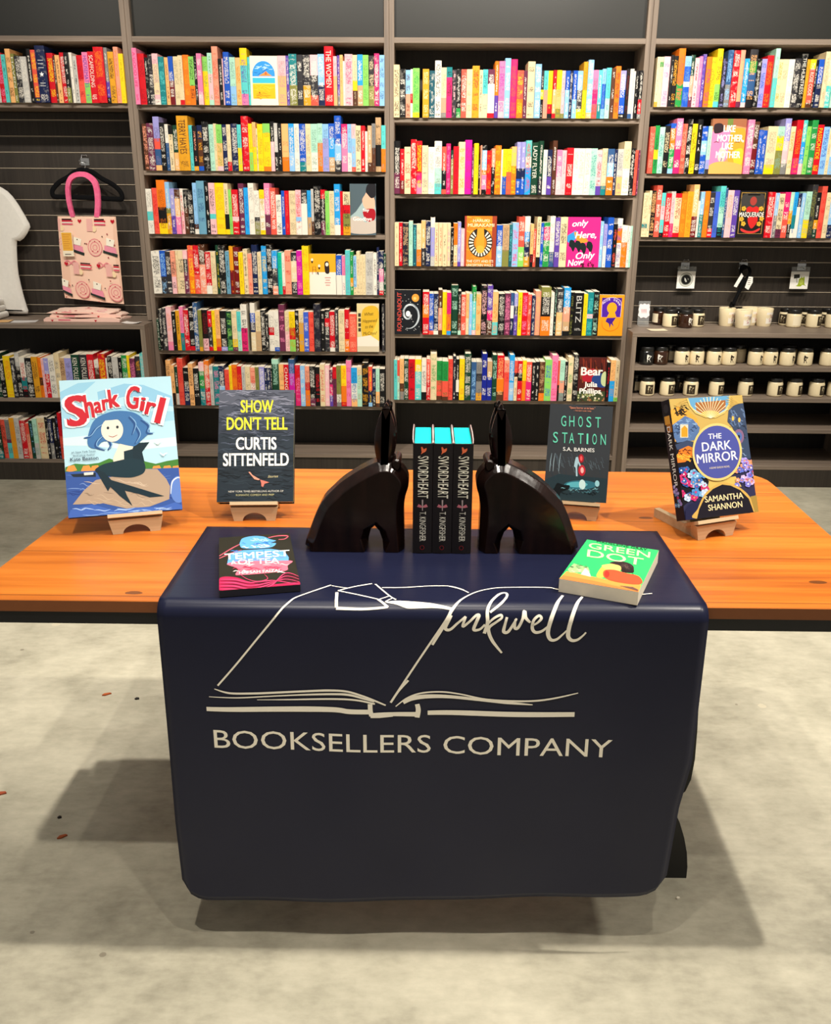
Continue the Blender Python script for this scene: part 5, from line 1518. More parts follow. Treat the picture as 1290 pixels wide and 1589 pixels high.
def a_space(A):
    A.fill('22252B')
    for k in range(9):
        a = k * 0.7
        r0 = 6 + k * 3.6
        A.line([(56 + (r0 + j * 1.6) * math.cos(a + j * 0.42), 92 + 1.25 * (r0 + j * 1.6) * math.sin(a + j * 0.42)) for j in range(7)], [1, 4, 7, 7, 5, 3, 1], ('E6EAEE', '9AA4AC', 'C4CCD2')[k % 3])
    A.ell(52, 90, 9, 11, 'F2F4F4')
    rs = random.Random(5)
    for _ in range(26):
        A.ell(rs.uniform(30, 96), rs.uniform(10, 158), 1.3, 1.3, 'F0F0F0', 8)
    A.ell(80, 30, 14, 15, 'EFA64A')
    A.ell(78, 32, 6, 6, 'F8CC80', 12)
    A.text('ROUNDABOUT', 26, 156, 26, 10, 17, 'D8594C', 0.012)
face_out('C4', -0.166, -0.034, 0.222, 0.026, a_space, '2A2C30', 'black paperback with white swirl and red vertical title face out, fourth shelf', False)
def a_deer(A):
    A.fill('F0A024')
    A.rect(10, 12, 90, 88, '4A1F96')
    A.poly([(12, 88), (12, 30), (30, 14), (50, 10), (70, 14), (88, 30), (88, 88)], '5A28A8')
    A.line([(12, 88), (12, 32), (30, 15), (50, 11), (70, 15), (88, 32), (88, 88)], 1.6, 'F4E0F0')
    A.ell(52, 52, 20, 22, 'F4AC28', 24)
    A.poly([(44, 66), (64, 66), (72, 88), (34, 88)], 'F4AC28')
    A.poly([(34, 92), (70, 90), (58, 110), (64, 126), (52, 114), (48, 132), (44, 114), (30, 106)], '4A1F96')
    A.line([(14, 100), (20, 130), (50, 144), (80, 130), (88, 98)], [1, 3, 3, 3, 1], 'D87C18')
    for i, ch in enumerate('POOR DEER'):
        if ch != ' ':
            a = R(200 + i * 17.5)
            x, y = 50 + 34 * math.cos(a), 46 + 27 * math.sin(a)
            A.text(ch, x - 3.2, y + 3 - (i - 4) * -0.6, x + 3.2, y + 3 + (i - 4) * 0.6, 9, 'F8E8F4', 0.01)
face_out('C4', 0.874, 1.000, 0.205, 0.024, a_deer, 'E09020', 'orange paperback with purple arch and profile face out at the fourth shelf end', False)
def a_bear(A):
    A.fill('5C2420')
    streaks(A, 50, 0, 90, 2, 70, ['8C3A28', '3A1A18', 'A85838', '6E2A24'], 10, 3, 91, 4.0)
    A.poly([(20, 50), (60, 40), (66, 80), (20, 84)], 'B8283C', True)
    A.poly([(50, 70), (80, 54), (100, 70), (100, 104), (60, 100)], '2E4E8C', True)
    A.poly([(84, 60), (98, 50), (100, 100), (84, 92)], 'C8D4A4', True)
    A.rect(0, 120, 100, 165, '4A5638')
    flowers(A, 34, 2, 98, 122, 158, 92, ['C8CC9C', '8C9C60', '2A3424', 'E0D8B8', 'B08058'], 5)
    A.text('Bear', 10, 62, 86, 62, 30, 'FBF6EE', 0.03)
    A.text('Julia', 24, 104, 70, 104, 19, 'FBF6EE', 0.035)
    A.text('Phillips', 8, 128, 84, 128, 19, 'FBF6EE', 0.035)
face_out('C5', 0.791, 0.936, 0.226, 0.028, a_bear, '401E1C', 'dark red and green hardcover with white author lettering face out, lowest shelf')
def a_faces(A):
    A.fill('F0A070')
    A.poly([(0, 0), (100, 0), (100, 24), (60, 18), (30, 26), (0, 30)], 'A87050')
    A.rect(44, 0, 60, 20, '7A8C48')
    A.poly([(0, 40), (30, 32), (60, 40), (56, 100), (30, 130), (0, 140)], 'F08CB8', True)
    A.poly([(54, 40), (80, 26), (100, 40), (100, 150), (60, 140)], 'F2A83C', True)
    A.poly([(70, 90), (96, 84), (96, 130), (76, 126)], 'F6C83C', True)
    A.poly([(6, 16), (28, 14), (34, 34), (8, 40)], '3A2830', True)
    A.poly([(30, 80), (48, 90), (40, 120), (24, 110)], 'F8C8B8', True)
    A.line([(26, 96), (36, 108), (30, 130)], [1, 3, 1], '6A4C90')
    A.poly([(0, 130), (40, 118), (100, 130), (100, 165), (0, 165)], 'F4B468', True)
    for x in (16, 78):
        A.line([(x - 8, 66), (x, 63), (x + 8, 66)], [1, 2.4, 1], '40282C')
    for s, x0, x1, y in (('LIKE', 34, 68, 36), ('MOTHER,', 18, 96, 62), ('LIKE', 34, 66, 84), ('MOTHER', 18, 90, 108)):
        A.text(s, x0, y, x1, y, 19, 'FFF8F2', 0.03)
face_out('D2', 1.352, 1.513, 0.246, 0.030, a_faces, 'C88A68', 'pink and orange hardcover with two painted faces face out above the candles')
def a_masque(A):
    A.fill('262321')
    A.line([(8, 6), (92, 6), (92, 146), (8, 146), (8, 6)], 2, 'C8A04C', False)
    A.poly([(14, 12), (86, 12), (86, 60), (50, 70), (14, 60)], '4A4744', True)
    A.rect(30, 10, 74, 15, '14120F')
    A.ell(52, 34, 12, 15, 'B04A42')
    A.poly([(30, 60), (40, 52), (52, 56), (64, 52), (76, 60), (72, 74), (52, 70), (34, 74)], 'D8302E', True)
    A.poly([(38, 92), (48, 86), (56, 90), (70, 86), (74, 100), (66, 118), (54, 128), (42, 112)], 'D23230', True)
    A.poly([(18, 128), (40, 136), (64, 136), (84, 126), (84, 134), (64, 144), (38, 144), (18, 136)], 'D84440', True)
    for x, y in ((20, 60), (82, 60), (16, 96), (88, 94), (24, 112), (80, 112)):
        for k in range(5):
            A.ell(x + 5 * math.cos(k * 1.257), y + 5 * math.sin(k * 1.257), 4, 4, 'D8B040', 8)
    A.text('MASQUERADE', 6, 88, 94, 88, 17, 'FBF6EE', 0.008)
face_out('D3', 1.519, 1.655, 0.217, 0.026, a_masque, '2A2724', 'black and gold paperback with a red heart figure face out above the candles', False)
# ------------------------------------------------------------------ candle jars
MN = [(0.22, 0.05), (0.42, 0.05), (0.44, 0.12), (0.58, 0.16), (0.80, 0.22), (0.92, 0.24), (0.70, 0.42), (0.60, 0.52), (0.62, 0.68), (0.78, 0.86), (0.80, 0.95), (0.26, 0.95), (0.26, 0.62), (0.20, 0.52)]
M['jar_cream'] = plain('cream_candle', (234, 217, 178), 0.25, 0.5)
M['jar_amber'] = plain('amber_glass', (52, 28, 14), 0.12, 0.6)
M['jar_dark'] = plain('dark_glass', (22, 22, 22), 0.12, 0.6)
M['lid'] = plain('black_lid', (24, 23, 22), 0.28, 0.55)
def candle(name, kind, style, lidded=True, tall=1.0):
    """returns a jar thing standing on its own origin, label towards -y"""
    r = empty(name)
    rad, hh = (0.0375, 0.071 * tall) if lidded else (0.0425, 0.092)
    mat = {'cream': 'jar_cream', 'amber': 'jar_amber', 'dark': 'jar_dark'}[kind]
    m_ = MB()
    if lidded:
        prof = [(rad * 0.86, 0), (rad * 0.97, 0.003), (rad, 0.008), (rad, hh - 0.010), (rad * 0.94, hh - 0.003), (rad * 0.86, hh)]
    else:
        prof = [(rad * 0.80, 0), (rad * 0.84, 0.004), (rad * 0.97, hh * 0.6), (rad, hh - 0.002), (rad * 0.97, hh), (rad * 0.92, hh - 0.004)]
    m_.lathe(prof, 28, mat=mat)
    jr = m_.build('jar', r)
    if lidded:
        m_ = MB()
        m_.lathe([(rad * 0.93, hh - 0.0005), (rad * 0.96, hh + 0.002), (rad * 0.96, hh + 0.015), (rad * 0.92, hh + 0.019), (rad * 0.80, hh + 0.0195)], 28, mat='lid')
        m_.build('lid', r)
    # printed paper label wrapped on the front
    m_ = MB()
    Lw, Lh = (0.050, 0.052) if lidded else (0.055, 0.060)
    rr = rad + 0.0002
    z0 = 0.009 if lidded else 0.014
    def place(x, y, d):
        z = z0 + y
        rz = rr if lidded else np.interp(z, [0, 0.004, hh * 0.6, hh], [rad * 0.80, rad * 0.84, rad * 0.97, rad]) + 0.0003
        a = (x - Lw / 2) / rad
        return ((rz + d) * math.sin(a), -(rz + d) * math.cos(a), z)
    A = Art(m_, Lw, Lh, W=100.0, place=place, step=0.00012, base=0.0001)
    H_ = Lh / Lw * 100
    def wrap_rect(x0, y0, x1, y1, c, n=8):
        for k in range(n):
            A.z -= A.step if k else 0
            a, b = x0 + (x1 - x0) * k / n, x0 + (x1 - x0) * (k + 1) / n
            A.rect(a, y0, b, y1, c)
    if style == 'frame':
        wrap_rect(8, 4, 92, H_ - 4, '3A3024')
        wrap_rect(18, 14, 82, H_ - 14, '4A3E2E')
        A.poly([(18 + x * 66, 14 + y * (H_ - 28)) for x, y in MN], 'F2E4C0')
    elif style == 'state':
        A.poly([(22 + x * 58, 10 + y * (H_ - 20)) for x, y in MN], '3A2C22')
    elif style == 'white':
        A.poly([(14 + x * 72, 10 + y * (H_ - 20)) for x, y in MN], 'F4F0E6')
    elif style == 'swash':
        wrap_rect(2, 2, 98, H_ - 2, 'F8F2E6')
        rs = random.Random(9)
        for k in range(9):
            x, y = rs.uniform(30, 74), rs.uniform(20, H_ - 20)
            A.line([(x - 8, y + 5), (x, y - 6), (x + 8, y + 3)], [1, 4, 2], rs.choice(('C86078', '8C6A9C', 'E08898', '7A90A8')))
    elif style == 'plain':
        wrap_rect(2, 6, 98, H_ - 6, 'F4E8CC')
    m_.build('paper_label', jr)
    return r
def copy_thing(src, loc, rz):
    c = src.copy()
    COL.objects.link(c)
    c.location = loc
    c.rotation_euler = (0, 0, rz)
    for ch in list(src.children):
        d = ch.copy()
        COL.objects.link(d)
        d.parent = c
        for sub_part in list(ch.children):
            e = sub_part.copy()
            COL.objects.link(e)
            e.parent = d
    return c
_proto = {}
def put_candle(kind, style, lidded, x, y, z, turn, label, group, tall=1.0):
    key = (kind, style, lidded, tall)
    if key not in _proto:
        r = candle('candle_jar' if lidded else 'candle_tumbler', kind, style, lidded, tall)
        _proto[key] = r
        r.location = (x, y, z)
        r.rotation_euler = (0, 0, turn)
    else:
        r = copy_thing(_proto[key], (x, y, z), turn)
    tag(r, label, 'candle', group)
GT = 'candles on the counter top'
TT = 0.8024
cream_f, dark_l = 'cream candle jar', 'dark glass candle jar'
for kind, style, lid, x, y, turn, lab in [
    ('cream', 'frame', True, 1.262, 4.782, 0.55, 'cream candle jar with dark framed label, front of the group beside the clear sign'),
    ('amber', 'plain', True, 1.232, 4.880, -1.1, 'dark amber candle jar behind the front cream jar, closest to the clear sign'),
    ('dark', 'plain', True, 1.325, 4.888, 2.0, 'black candle jar in the back row, middle of the group by the clear sign'),
    ('amber', 'white', True, 1.337, 4.760, 0.45, 'dark amber candle jar with white state label at the front of its group'),
    ('cream', 'frame', True, 1.408, 4.806, 0.45, 'cream framed label jar behind the amber jar, at the group edge'),
    ('dark', 'plain', True, 1.415, 4.890, 2.0, 'black candle jar at the very back of the group by the clear sign'),
    ('cream', 'swash', False, 1.575, 4.848, 0.55, 'lidless cream candle tumbler, leftmost under the hanging black lanyard'),
    ('cream', 'swash', False, 1.636, 4.772, 0.40, 'lidless cream candle tumbler at the front of the four under the lanyard'),
    ('cream', 'swash', False, 1.706, 4.886, 0.70, 'lidless cream tumbler half hidden behind the front tumbler'),
    ('cream', 'swash', False, 1.772, 4.850, 0.55, 'lidless cream tumbler, rightmost of the four under the lanyard'),
    ('cream', 'plain', True, 1.915, 4.815, 0.2, 'cream candle jar with plain front under the frog sticker'),
    ('cream', 'frame', True, 1.902, 4.894, -0.9, 'cream jar hidden behind the plain front jar under the frog sticker'),
    ('cream', 'frame', True, 2.016, 4.812, 0.75, 'cream candle jar with framed label, right of the plain jar under the frog'),
    ('cream', 'frame', True, 2.012, 4.892, -0.9, 'cream jar peeking out behind the framed jar under the frog sticker'),
    ('cream', 'frame', True, 2.112, 4.800, 0.75, 'cream candle jar at the counter top end, cut by the picture edge'),
    ('cream', 'frame', True, 2.118, 4.886, -0.9, 'cream jar behind the last jar of the counter top')]:
    put_candle(kind, style, lid, x, min(y, 4.884), TT, turn, lab, GT)
G1 = 'candles on the upper counter shelf'
U = 'upper candle shelf'
for kind, style, x, y, turn, lab in [
    ('dark', 'white', 1.122, 4.632, 0.1, 'dark glass jar with white state label, first on the ' + U),
    ('amber', 'white', 1.196, 4.640, -0.35, 'dark amber jar with white state label, second on the ' + U),
    ('cream', 'state', 1.302, 4.636, 0.45, 'cream jar with dark state mark, third on the ' + U),
    ('cream', 'state', 1.378, 4.640, -0.15, 'cream jar with dark state mark, fourth on the ' + U),
    ('dark', 'plain', 1.262, 4.722, 0.3, 'dark jar behind the third and fourth jars of the ' + U),
    ('cream', 'state', 1.466, 4.636, 0.5, 'cream jar with dark state mark, fifth on the ' + U),
    ('cream', 'state', 1.542, 4.638, 0.15, 'cream jar with dark state mark, sixth on the ' + U),
    ('dark', 'plain', 1.428, 4.724, 0.2, 'dark jar behind the fifth jar of the ' + U),
    ('cream', 'plain', 1.618, 4.722, 0.3, 'cream jar set back between the sixth and seventh jars of the ' + U),
    ('cream', 'state', 1.676, 4.636, 0.6, 'cream jar with dark state mark, seventh on the ' + U),
    ('cream', 'state', 1.752, 4.640, 0.35, 'cream jar with dark state mark, eighth on the ' + U),
    ('cream', 'state', 1.836, 4.632, 0.6, 'cream jar with dark state mark, ninth on the ' + U),
    ('cream', 'plain', 1.880, 4.724, 0.2, 'cream jar set back behind the ninth jar of the ' + U),
    ('cream', 'state', 1.930, 4.640, -0.3, 'cream jar with dark state mark, tenth on the ' + U),
    ('cream', 'state', 2.044, 4.640, 0.4, 'cream jar with dark state mark, eleventh on the ' + U),
    ('cream', 'state', 2.121, 4.640, 0.5, 'cream jar with dark state mark, last on the ' + U)]:
    put_candle(kind, style, True, x, y, 0.6334, turn, lab, G1)
G2 = 'candles on the second counter shelf'
U = 'lower candle shelf'
for kind, style, x, y, turn, lab in [
    ('dark', 'plain', 1.098, 4.712, 0.3, 'dark jar in the corner behind the first jar of the ' + U),
    ('cream', 'frame', 1.137, 4.626, 0.15, 'cream jar with framed state label, first on the ' + U),
    ('cream', 'frame', 1.242, 4.630, 0.50, 'cream jar with framed state label, second on the ' + U),
    ('dark', 'frame', 1.318, 4.724, 0.3, 'dark jar set back between the second and third jars of the ' + U),
    ('cream', 'frame', 1.363, 4.632, -0.20, 'cream jar with framed state label, third on the ' + U),
    ('cream', 'frame', 1.494, 4.630, 0.55, 'cream jar with framed state label, fourth on the ' + U),
    ('cream', 'frame', 1.644, 4.634, 0.65, 'cream jar with framed state label, fifth on the ' + U),
    ('cream', 'frame', 1.796, 4.634, 0.60, 'cream jar with framed state label, sixth on the ' + U),
    ('cream', 'frame', 1.897, 4.636, 0.75, 'cream jar with framed state label, seventh on the ' + U),
    ('cream', 'frame', 2.010, 4.634, 0.65, 'cream jar with framed state label, eighth on the ' + U),
    ('cream', 'frame', 2.104, 4.636, 0.75, 'cream jar with framed state label, last on the ' + U)]:
    put_candle(kind, style, True, x, y, 0.4754, turn, lab, G2, 1.06)

# ------------------------------------------------------------------ clear sign holder
r = empty('sign_holder', (1.135, 4.83, 0.8022))
m_ = MB()
m_.box(-0.030, 0.030, 0.0, 0.0022, 0.004, 0.125, mat='clear')
m_.box(-0.030, 0.030, -0.045, 0.0022, 0.0, 0.0022, mat='clear')
m_.build('acrylic_stand', r)
m_ = MB()
pts = []
for k in range(44):
    a = 2 * math.pi * k / 44
    w_ = 1 + 0.06 * math.sin(9 * a)
    pts.append((0.028 * w_ * max(-1, min(1, 1.25 * math.cos(a))), 0.075 + 0.035 * w_ * max(-1, min(1, 1.2 * math.sin(a)))))
m_.prism(pts, -0.0012, -0.0003, srgb('F4EAE8'), 'print', 'y')
A = Art(m_, 0.06, 0.12, W=60.0, place=lambda x, y, d: (x - 0.03, -0.0012 - d, y))
for k, x in enumerate((16, 22, 28, 34, 40)):
    A.line([(x, 36), (x + 1, 44 + k % 2 * 2), (x + 2, 52)], 2.4, 'C06878', False)
A.rect(14, 55, 45, 56, 'C88490')
m_.build('sign_card', r)
tag(r, 'clear acrylic sign holder with a pink and white card at the counter corner', 'sign')
def card(x, y, z, sx, sy, rz, col, label, curl=0.003):
    m_ = MB()
    n = 6
    vs, fs = [], []
    for i in range(n + 1):
        t = i / n
        zz = curl * (2 * t - 1) ** 2
        vs += [(-sx / 2 + sx * t, -sy / 2, zz), (-sx / 2 + sx * t, sy / 2, zz), (-sx / 2 + sx * t, sy / 2, zz + 0.0006), (-sx / 2 + sx * t, -sy / 2, zz + 0.0006)]
    for i in range(n):
        for k in range(4):
            fs.append((i * 4 + k, i * 4 + (k + 1) % 4, i * 4 + 4 + (k + 1) % 4, i * 4 + 4 + k))
    fs += [(0, 1, 2, 3), (n * 4, n * 4 + 1, n * 4 + 2, n * 4 + 3)]
    m_.add(vs, fs, srgb(col), 'print')
    o = m_.build('paper_card', loc=(x, y, z))
    o.rotation_euler = (0, 0, rz)
    tag(o, label, 'card')
card(1.17, 4.66, 0.8026, 0.09, 0.07, 0.1, 'E8D8B8', 'cream paper card lying in front of the clear sign holder', 0.001)
card(-1.500, 4.635, 0.8204, 0.085, 0.06, -0.15, 'E6E0DA', 'white paper card lying beside the folded tote bags at the counter end', 0.004)
card(-2.20, 4.66, 0.8204, 0.14, 0.09, 0.1, 'E0B070', 'orange and white paper card lying in front of the white tee', 0.001)
card(-2.055, 4.655, 0.8204, 0.12, 0.08, 0.2, 'CFCBC8', 'pale grey paper card lying between the tee and the folded totes', 0.001)

# ------------------------------------------------------------------ things hung on the slatted walls
def wire_hook(x, z, label, ln=0.07):
    m_ = MB()
    m_.box(-0.022, 0.022, -0.004, 0, 0.0, 0.034, mat='wire')
    m_.tube([(0, -0.002, 0.016), (0, -ln * 0.5, 0.012), (0, -ln, 0.010), (0, -ln - 0.01, 0.022)], 0.0022, 8, mat='wire')
    m_.tube([(-0.016, -0.004, 0.034), (-0.010, -0.012, 0.050), (0.002, -0.004, 0.046), (0.012, -0.012, 0.05), (0.018, -0.004, 0.034)], 0.0016, 6, mat='wire')
    o = m_.build('wall_hook', loc=(x, YB - 0.0006, z))
    tag(o, label, 'hook', 'wire hooks on the slatted walls')
    return o
wire_hook(-1.755, 1.575, 'chrome wire hook on the slatted wall holding the tote bag hanger', 0.075)
wire_hook(1.352, 1.082, 'chrome wire hook holding the round emblem sticker pack', 0.045)
wire_hook(1.655, 1.085, 'chrome wire hook holding the black lanyard', 0.045)
wire_hook(1.960, 1.082, 'chrome wire hook holding the frog sticker pack', 0.045)

# hanger and tote bag
HX, HY = -1.742, 4.852
m_ = MB()
m_.tube(smooth_pts([(0.0, 0, 0.0), (0.012, 0, 0.012), (0.010, 0, 0.028), (-0.006, 0, 0.034), (-0.014, 0, 0.024)], 5), 0.0030, 8, mat='wire')
hk = m_
m_ = MB()
pts = smooth_pts([(0, 0, 0.0), (0.045, 0, -0.012), (0.09, 0, -0.042), (0.145, 0, -0.072), (0.178, 0, -0.104), (0.184, 0, -0.132), (0.170, 0, -0.140), (0.09, 0, -0.137), (0, 0, -0.134), (-0.09, 0, -0.132), (-0.158, 0, -0.130), (-0.170, 0, -0.118), (-0.165, 0, -0.095), (-0.13, 0, -0.062), (-0.08, 0, -0.036), (-0.04, 0, -0.010), (0, 0, 0)], 5)
m_.tube(pts, 0.0050, 8, mat='velvet', sx=2.4)
hr = empty('clothes_hanger', (HX, HY, 1.553))
hb = m_.build('hanger_body', hr)
hh_ = hk.build('hanger_hook', hr)
tag(hr, 'black velvet clothes hanger on the slatted wall, holding the pink tote', 'hanger')

M['tote'] = None
def mat_strap():
    t = NT('pink_strap')
    n = t.noise(t.coords(), 60, 2)
    t.l(t.mix(n, srgb('E0487A'), srgb('F080A4')), t.p.inputs['Base Color'])
    t.val('Roughness', 0.9)
    t.val('Specular IOR Level', 0.1)
    return t.m
M['strap'] = mat_strap()
del M['tote']
PINKS = ('F2A8A0', 'E8788C', 'D83A50', 'F4C0B4')
def tote_art(A):
    A.fill('F4CDB6')
    rs = random.Random(3)
    def heart(x, y, r, c='C8283C'):
        A.poly([(x, y + r), (x - r, y - 0.2 * r), (x - 0.8 * r, y - 0.9 * r), (x - 0.3 * r, y - 0.9 * r), (x, y - 0.4 * r), (x + 0.3 * r, y - 0.9 * r), (x + 0.8 * r, y - 0.9 * r), (x + r, y - 0.2 * r)], c)
    def writer(x, y):
        g = 0.62
        q = lambda pts: [(x + dx * g, y + dy * g) for dx, dy in pts]
        A.poly(q([(-10, -30), (12, -24), (8, -6), (-11, -10)]), 'FBF4E4')
        A.poly(q([(-16, -10), (14, -4), (16, 12), (-17, 4)]), 'EFA0B4')
        A.poly(q([(-20, 2), (18, 12), (17, 20), (-21, 9)]), '3C4440')
        for k in range(3):
            A.ell(x - 13 + k * 13, y - 20 + k * 6, 1.1, 1.1, '5A3030', 8)
    def stackb(x, y):
        for k, c in enumerate(('4A2A2C', 'D8384E', 'F4E4D8', 'E46A80')):
            A.rect(x - 9, y + k * 2.6, x + 8 + (k % 2) * 2, y + k * 2.6 + 2.3, c)
    def bust(x, y):
        for r_, c in ((13, 'E88C96'), (11.8, 'F5CDBA'), (8.6, 'E88C96'), (7.4, 'F5CDBA'), (4.2, 'E88C96'), (3.2, 'F5CDBA')):
            A.ell(x, y, r_ * 0.95, r_ * 1.12, c, 16)
        for k in range(5):
            A.ell(x - 8 + k * 4, y - 10 + (k % 2) * 16, 1.0, 1.0, 'C03448', 8)
    def bow(x, y):
        A.line([(x - 11, y), (x - 6, y - 4), (x, y), (x + 6, y + 4), (x + 11, y)], 1.6, 'EE9CA4')
        A.line([(x - 11, y), (x - 6, y + 4), (x, y), (x + 6, y - 4), (x + 11, y)], 1.6, 'EE9CA4')
    for j in range(3):
        for i in range(-1, 3):
            ox = 56 * i + (28 if j % 2 else 0) - 8
            oy = 72 * j
            stackb(ox + 24, oy + 4)
            heart(ox + 46, oy + 8, 3.4)
            A.ell(ox + 14, oy + 20, 4, 5, 'F8E0B8', 10)
            A.rect(ox + 2, oy + 4, ox + 12, oy + 24, 'F0BCB4')
            writer(ox + 40, oy + 52)
            bust(ox + 70, oy + 50)
            bow(ox + 26, oy + 78)
            for k in range(3):
                A.ell(ox + rs.uniform(0, 56), oy + rs.uniform(20, 72), 1.2, 1.2, 'B04050', 8)
r = empty('tote_bag', (-1.745, 4.835, 0.905))
m_ = MB()
NXT, NZT = 20, 24
def tote_pt(u, v, front=1, d=0.0):
    # u 0..1 across, v 0..1 up
    xl = np.interp(v, [0, 0.15, 0.6, 1], [-0.160, -0.163, -0.158, -0.148])
    xr = np.interp(v, [0, 0.5, 1], [0.150, 0.144, 0.150])
    zb = 0.016 - 0.030 * u
    th = 0.009 * math.sin(math.pi * u) * (1 - 0.75 * v) + 0.0015
    wv = 0.004 * math.sin(5.5 * u + 2.2 * v) * (1 - v * 0.7)
    return (xl + (xr - xl) * u, wv - front * (th + d), zb + (0.424 - zb) * v)
for fr in (1, -1):
    vs = [tote_pt(i / NXT, j / NZT, fr) for j in range(NZT + 1) for i in range(NXT + 1)]
    fs = [(j * (NXT + 1) + i, j * (NXT + 1) + i + 1, (j + 1) * (NXT + 1) + i + 1, (j + 1) * (NXT + 1) + i) for j in range(NZT) for i in range(NXT)]
    m_.add(vs, fs, srgb('F4CDB6'), 'cloth_print', smooth=True)
for i in range(NXT):
    a, b = i / NXT, (i + 1) / NXT
    m_.add([tote_pt(a, 0, 1), tote_pt(b, 0, 1), tote_pt(b, 0, -1), tote_pt(a, 0, -1)], [(0, 1, 2, 3)], srgb('F4CDB6'), 'cloth_print')
for j in range(NZT):
    for u in (0, 1):
        m_.add([tote_pt(u, j / NZT, 1), tote_pt(u, (j + 1) / NZT, 1), tote_pt(u, (j + 1) / NZT, -1), tote_pt(u, j / NZT, -1)], [(0, 1, 2, 3)], srgb('F4CDB6'), 'cloth_print')
tote_art(Art(m_, 0.30, 0.42, W=100.0, place=lambda x, y, d: tote_pt(x / 0.30, y / 0.42, 1, d), mat='cloth_print', step=0.00006))
bag = m_.build('bag', r)
for yo, nm in ((-0.006, 0), (0.008, 1)):
    m_ = MB()
    path = smooth_pts([(-0.070, 0.42), (-0.080, 0.49), (-0.079, 0.555), (-0.064, 0.598), (-0.036, 0.620), (0.0, 0.626), (0.030, 0.618), (0.058, 0.592), (0.068, 0.552), (0.066, 0.49), (0.054, 0.42)], 5)
    vs, fs = [], []
    n = len(path)
    for i, (x, z) in enumerate(path):
        a, b = path[max(i - 1, 0)], path[min(i + 1, n - 1)]
        dx, dz = b[0] - a[0], b[1] - a[1]
        d = math.hypot(dx, dz)
        px, pz = -dz / d * 0.012, dx / d * 0.012
        tw = 0.003 * math.sin(math.pi * i / (n - 1))
        for q in (-1, 1):
            for e in (0, 0.0018):
                vs.append((x + px * q, yo + e - tw * (1 if yo < 0 else -1) + q * 0.003, z + pz * q))
    for i in range(n - 1):
        o_ = i * 4
        fs += [(o_, o_ + 2, o_ + 6, o_ + 4), (o_ + 1, o_ + 5, o_ + 7, o_ + 3), (o_, o_ + 4, o_ + 5, o_ + 1), (o_ + 2, o_ + 3, o_ + 7, o_ + 6)]
    m_.add(vs, fs, mat='strap')
    m_.build('handle', r)
m_ = MB()
m_.box(-0.030, 0.026, -0.0012, 0.0, -0.060, 0.060, srgb('EFE2C8'))
A = Art(m_, 0.056, 0.12, W=56.0, place=lambda x, y, d: (x - 0.030, -0.0012 - d, y - 0.060))
A.rect(2, 3, 54, 92, 'F0B850')
for k in range(7):
    A.rect(8, 12 + k * 11, 46 - (k * 7) % 12, 14.5 + k * 11, 'D8943C')
A.rect(10, 108, 42, 112, '6A6460')
lt = m_.build('hang_tag', bag)
lt.location = (-0.104, -0.020, 0.288)
tag(r, 'pink patterned cotton tote bag with pink handles hanging on a black hanger', 'bag')

